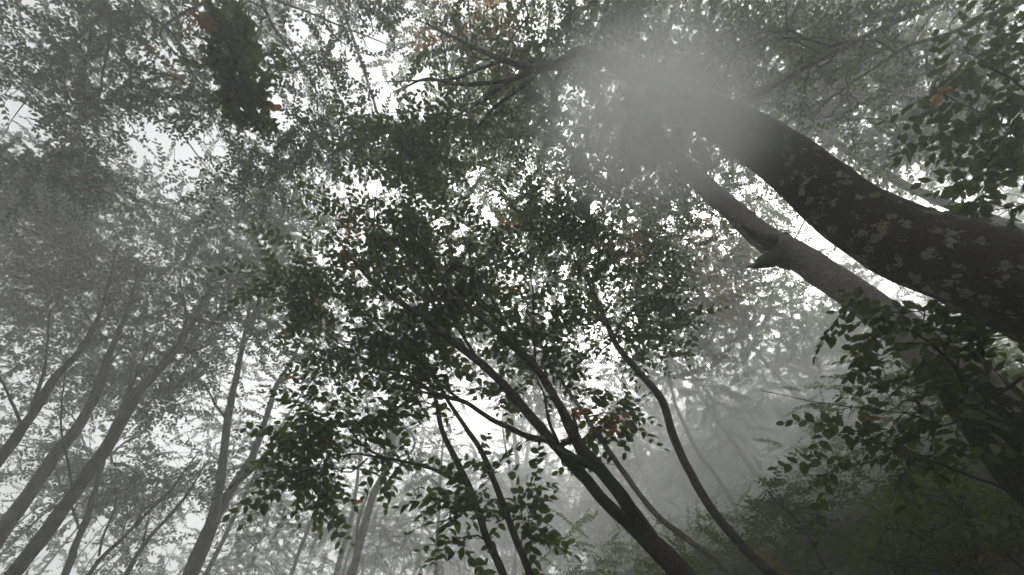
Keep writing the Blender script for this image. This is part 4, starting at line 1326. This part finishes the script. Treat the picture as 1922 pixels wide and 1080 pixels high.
def mist_ball(name, c, R, density, label, col=(0.95, 0.96, 0.97), aniso=0.2):
    """A rounded puff of mist: thin at its rim because one looks through less of it there."""
    m, N, L = new_mat(name + "_vapour")
    pv = N.new("ShaderNodeVolumePrincipled")
    pv.inputs["Density"].default_value = density
    pv.inputs["Color"].default_value = (*col, 1)
    pv.inputs["Anisotropy"].default_value = aniso
    o = N.new("ShaderNodeOutputMaterial")
    L.new(pv.outputs[0], o.inputs["Volume"])
    nu, nv = 32, 20
    th = np.linspace(0.02, math.pi - 0.02, nv)[:, None]
    ph = (np.arange(nu) * 2 * math.pi / nu)[None, :]
    S = np.stack([np.sin(th) * np.cos(ph), np.sin(th) * np.sin(ph), np.cos(th) * np.ones_like(ph)], -1)
    w = 1 + 0.13 * np.sin(3 * ph + 2 * th) * np.sin(th) + 0.09 * np.sin(5 * ph - 3 * th) * np.sin(th)
    V = (S * w[..., None]).reshape(-1, 3) * np.array(R) + np.array(c)
    i = np.arange(nv - 1)[:, None] * nu
    j = np.arange(nu)[None, :]
    jn = (j + 1) % nu
    Q = np.stack([i + j, i + nu + j, i + nu + jn, i + jn], -1).reshape(-1, 4)
    q = Quads()
    q.add(V, Q)
    # close the poles
    q.v.append(np.array([[0, 0, R[2]], [0, 0, -R[2]]]) + np.array(c))
    n0 = q.n
    q.n += 2
    top = np.array([(n0, k, (k + 1) % nu, (k + 2) % nu) for k in range(0, nu, 2)])
    b = (nv - 1) * nu
    bot = np.array([(n0 + 1, b + (k + 2) % nu, b + (k + 1) % nu, b + k) for k in range(0, nu, 2)])
    q.q += [top, bot]
    q.t += [np.zeros(len(top)), np.zeros(len(bot))]
    o = q.build(name, m, None, tuple(c))
    o["kind"] = "stuff"
    o["label"] = label
    o["category"] = "mist"
    return o


def soft_mist(name, c, R, density, label):
    """A puff whose density fades from its heart to nothing at its rim."""
    o = mist_ball(name, c, R, density, label)
    nt = o.data.materials[0].node_tree
    N, L = nt.nodes, nt.links
    pv = next(n for n in N if n.type == 'PRINCIPLED_VOLUME')
    tc = N.new("ShaderNodeTexCoord")
    mp = N.new("ShaderNodeMapping")
    mp.inputs["Scale"].default_value = (1 / (R[0] * .85), 1 / (R[1] * .85), 1 / (R[2] * .85))
    gr = N.new("ShaderNodeTexGradient")
    gr.gradient_type = 'SPHERICAL'
    pw = N.new("ShaderNodeMath")
    pw.operation = 'POWER'
    pw.inputs[1].default_value = 1.6
    nz = N.new("ShaderNodeTexNoise")
    nz.inputs["Scale"].default_value = 2.5 / R[0]
    nz.inputs["Detail"].default_value = 2
    m1 = N.new("ShaderNodeMath")
    m1.operation = 'MULTIPLY_ADD'
    m1.inputs[1].default_value = 1.2
    m1.inputs[2].default_value = 0.4
    m2 = N.new("ShaderNodeMath")
    m2.operation = 'MULTIPLY'
    m3 = N.new("ShaderNodeMath")
    m3.operation = 'MULTIPLY'
    m3.inputs[1].default_value = density
    L.new(tc.outputs["Object"], mp.inputs[0])
    L.new(mp.outputs[0], gr.inputs[0])
    L.new(tc.outputs["Object"], nz.inputs["Vector"])
    L.new(gr.outputs["Fac"], pw.inputs[0])
    L.new(nz.outputs["Fac"], m1.inputs[0])
    L.new(pw.outputs[0], m2.inputs[0])
    L.new(m1.outputs[0], m2.inputs[1])
    L.new(m2.outputs[0], m3.inputs[0])
    L.new(m3.outputs[0], pv.inputs["Density"])
    pv.inputs["Anisotropy"].default_value = 0.5
    pv.inputs["Color"].default_value = (0.99, 0.99, 0.99, 1)
    return o


soft_mist("mist_puff", P(1380, 265, 1.95), (.60, .5, .42), 1.1, "thin trailing veil of mist over the bend of the huge trunk")
soft_mist("mist_puff", P(1215, 225, 1.95), (.80, .70, .60), 7.5, "glowing round puff of mist hiding the upper part of the huge trunk")
mist_ball("mist_bank", P(1500, 850, 10.0), (4.6, 4.4, 2.8), .11, "pale mist lying over the hillside at the lower right")
mist_ball("mist_bank", P(1560, 940, 6.4), (3.3, 3.0, 1.7), .18, "nearer pale mist drifting low over the undergrowth behind the large-leaved sapling")
mist_ball("mist_bank", P(1420, 760, 15.0), (3.8, 3.6, 3.4), .035, "pale mist filling the bright opening above the hill crest")
mist_ball("mist_bank", P(1050, 980, 12.0), (5, 3.4, 2.8), .06, "pale mist behind the foot of the dark forked tree")
print("sprays", TOTAL, "objects", len(bpy.data.objects), "tris", sum(len(o.data.polygons) * 2 for o in bpy.data.objects if o.type == 'MESH' and o.name.split('.')[0] != 'leaf'))
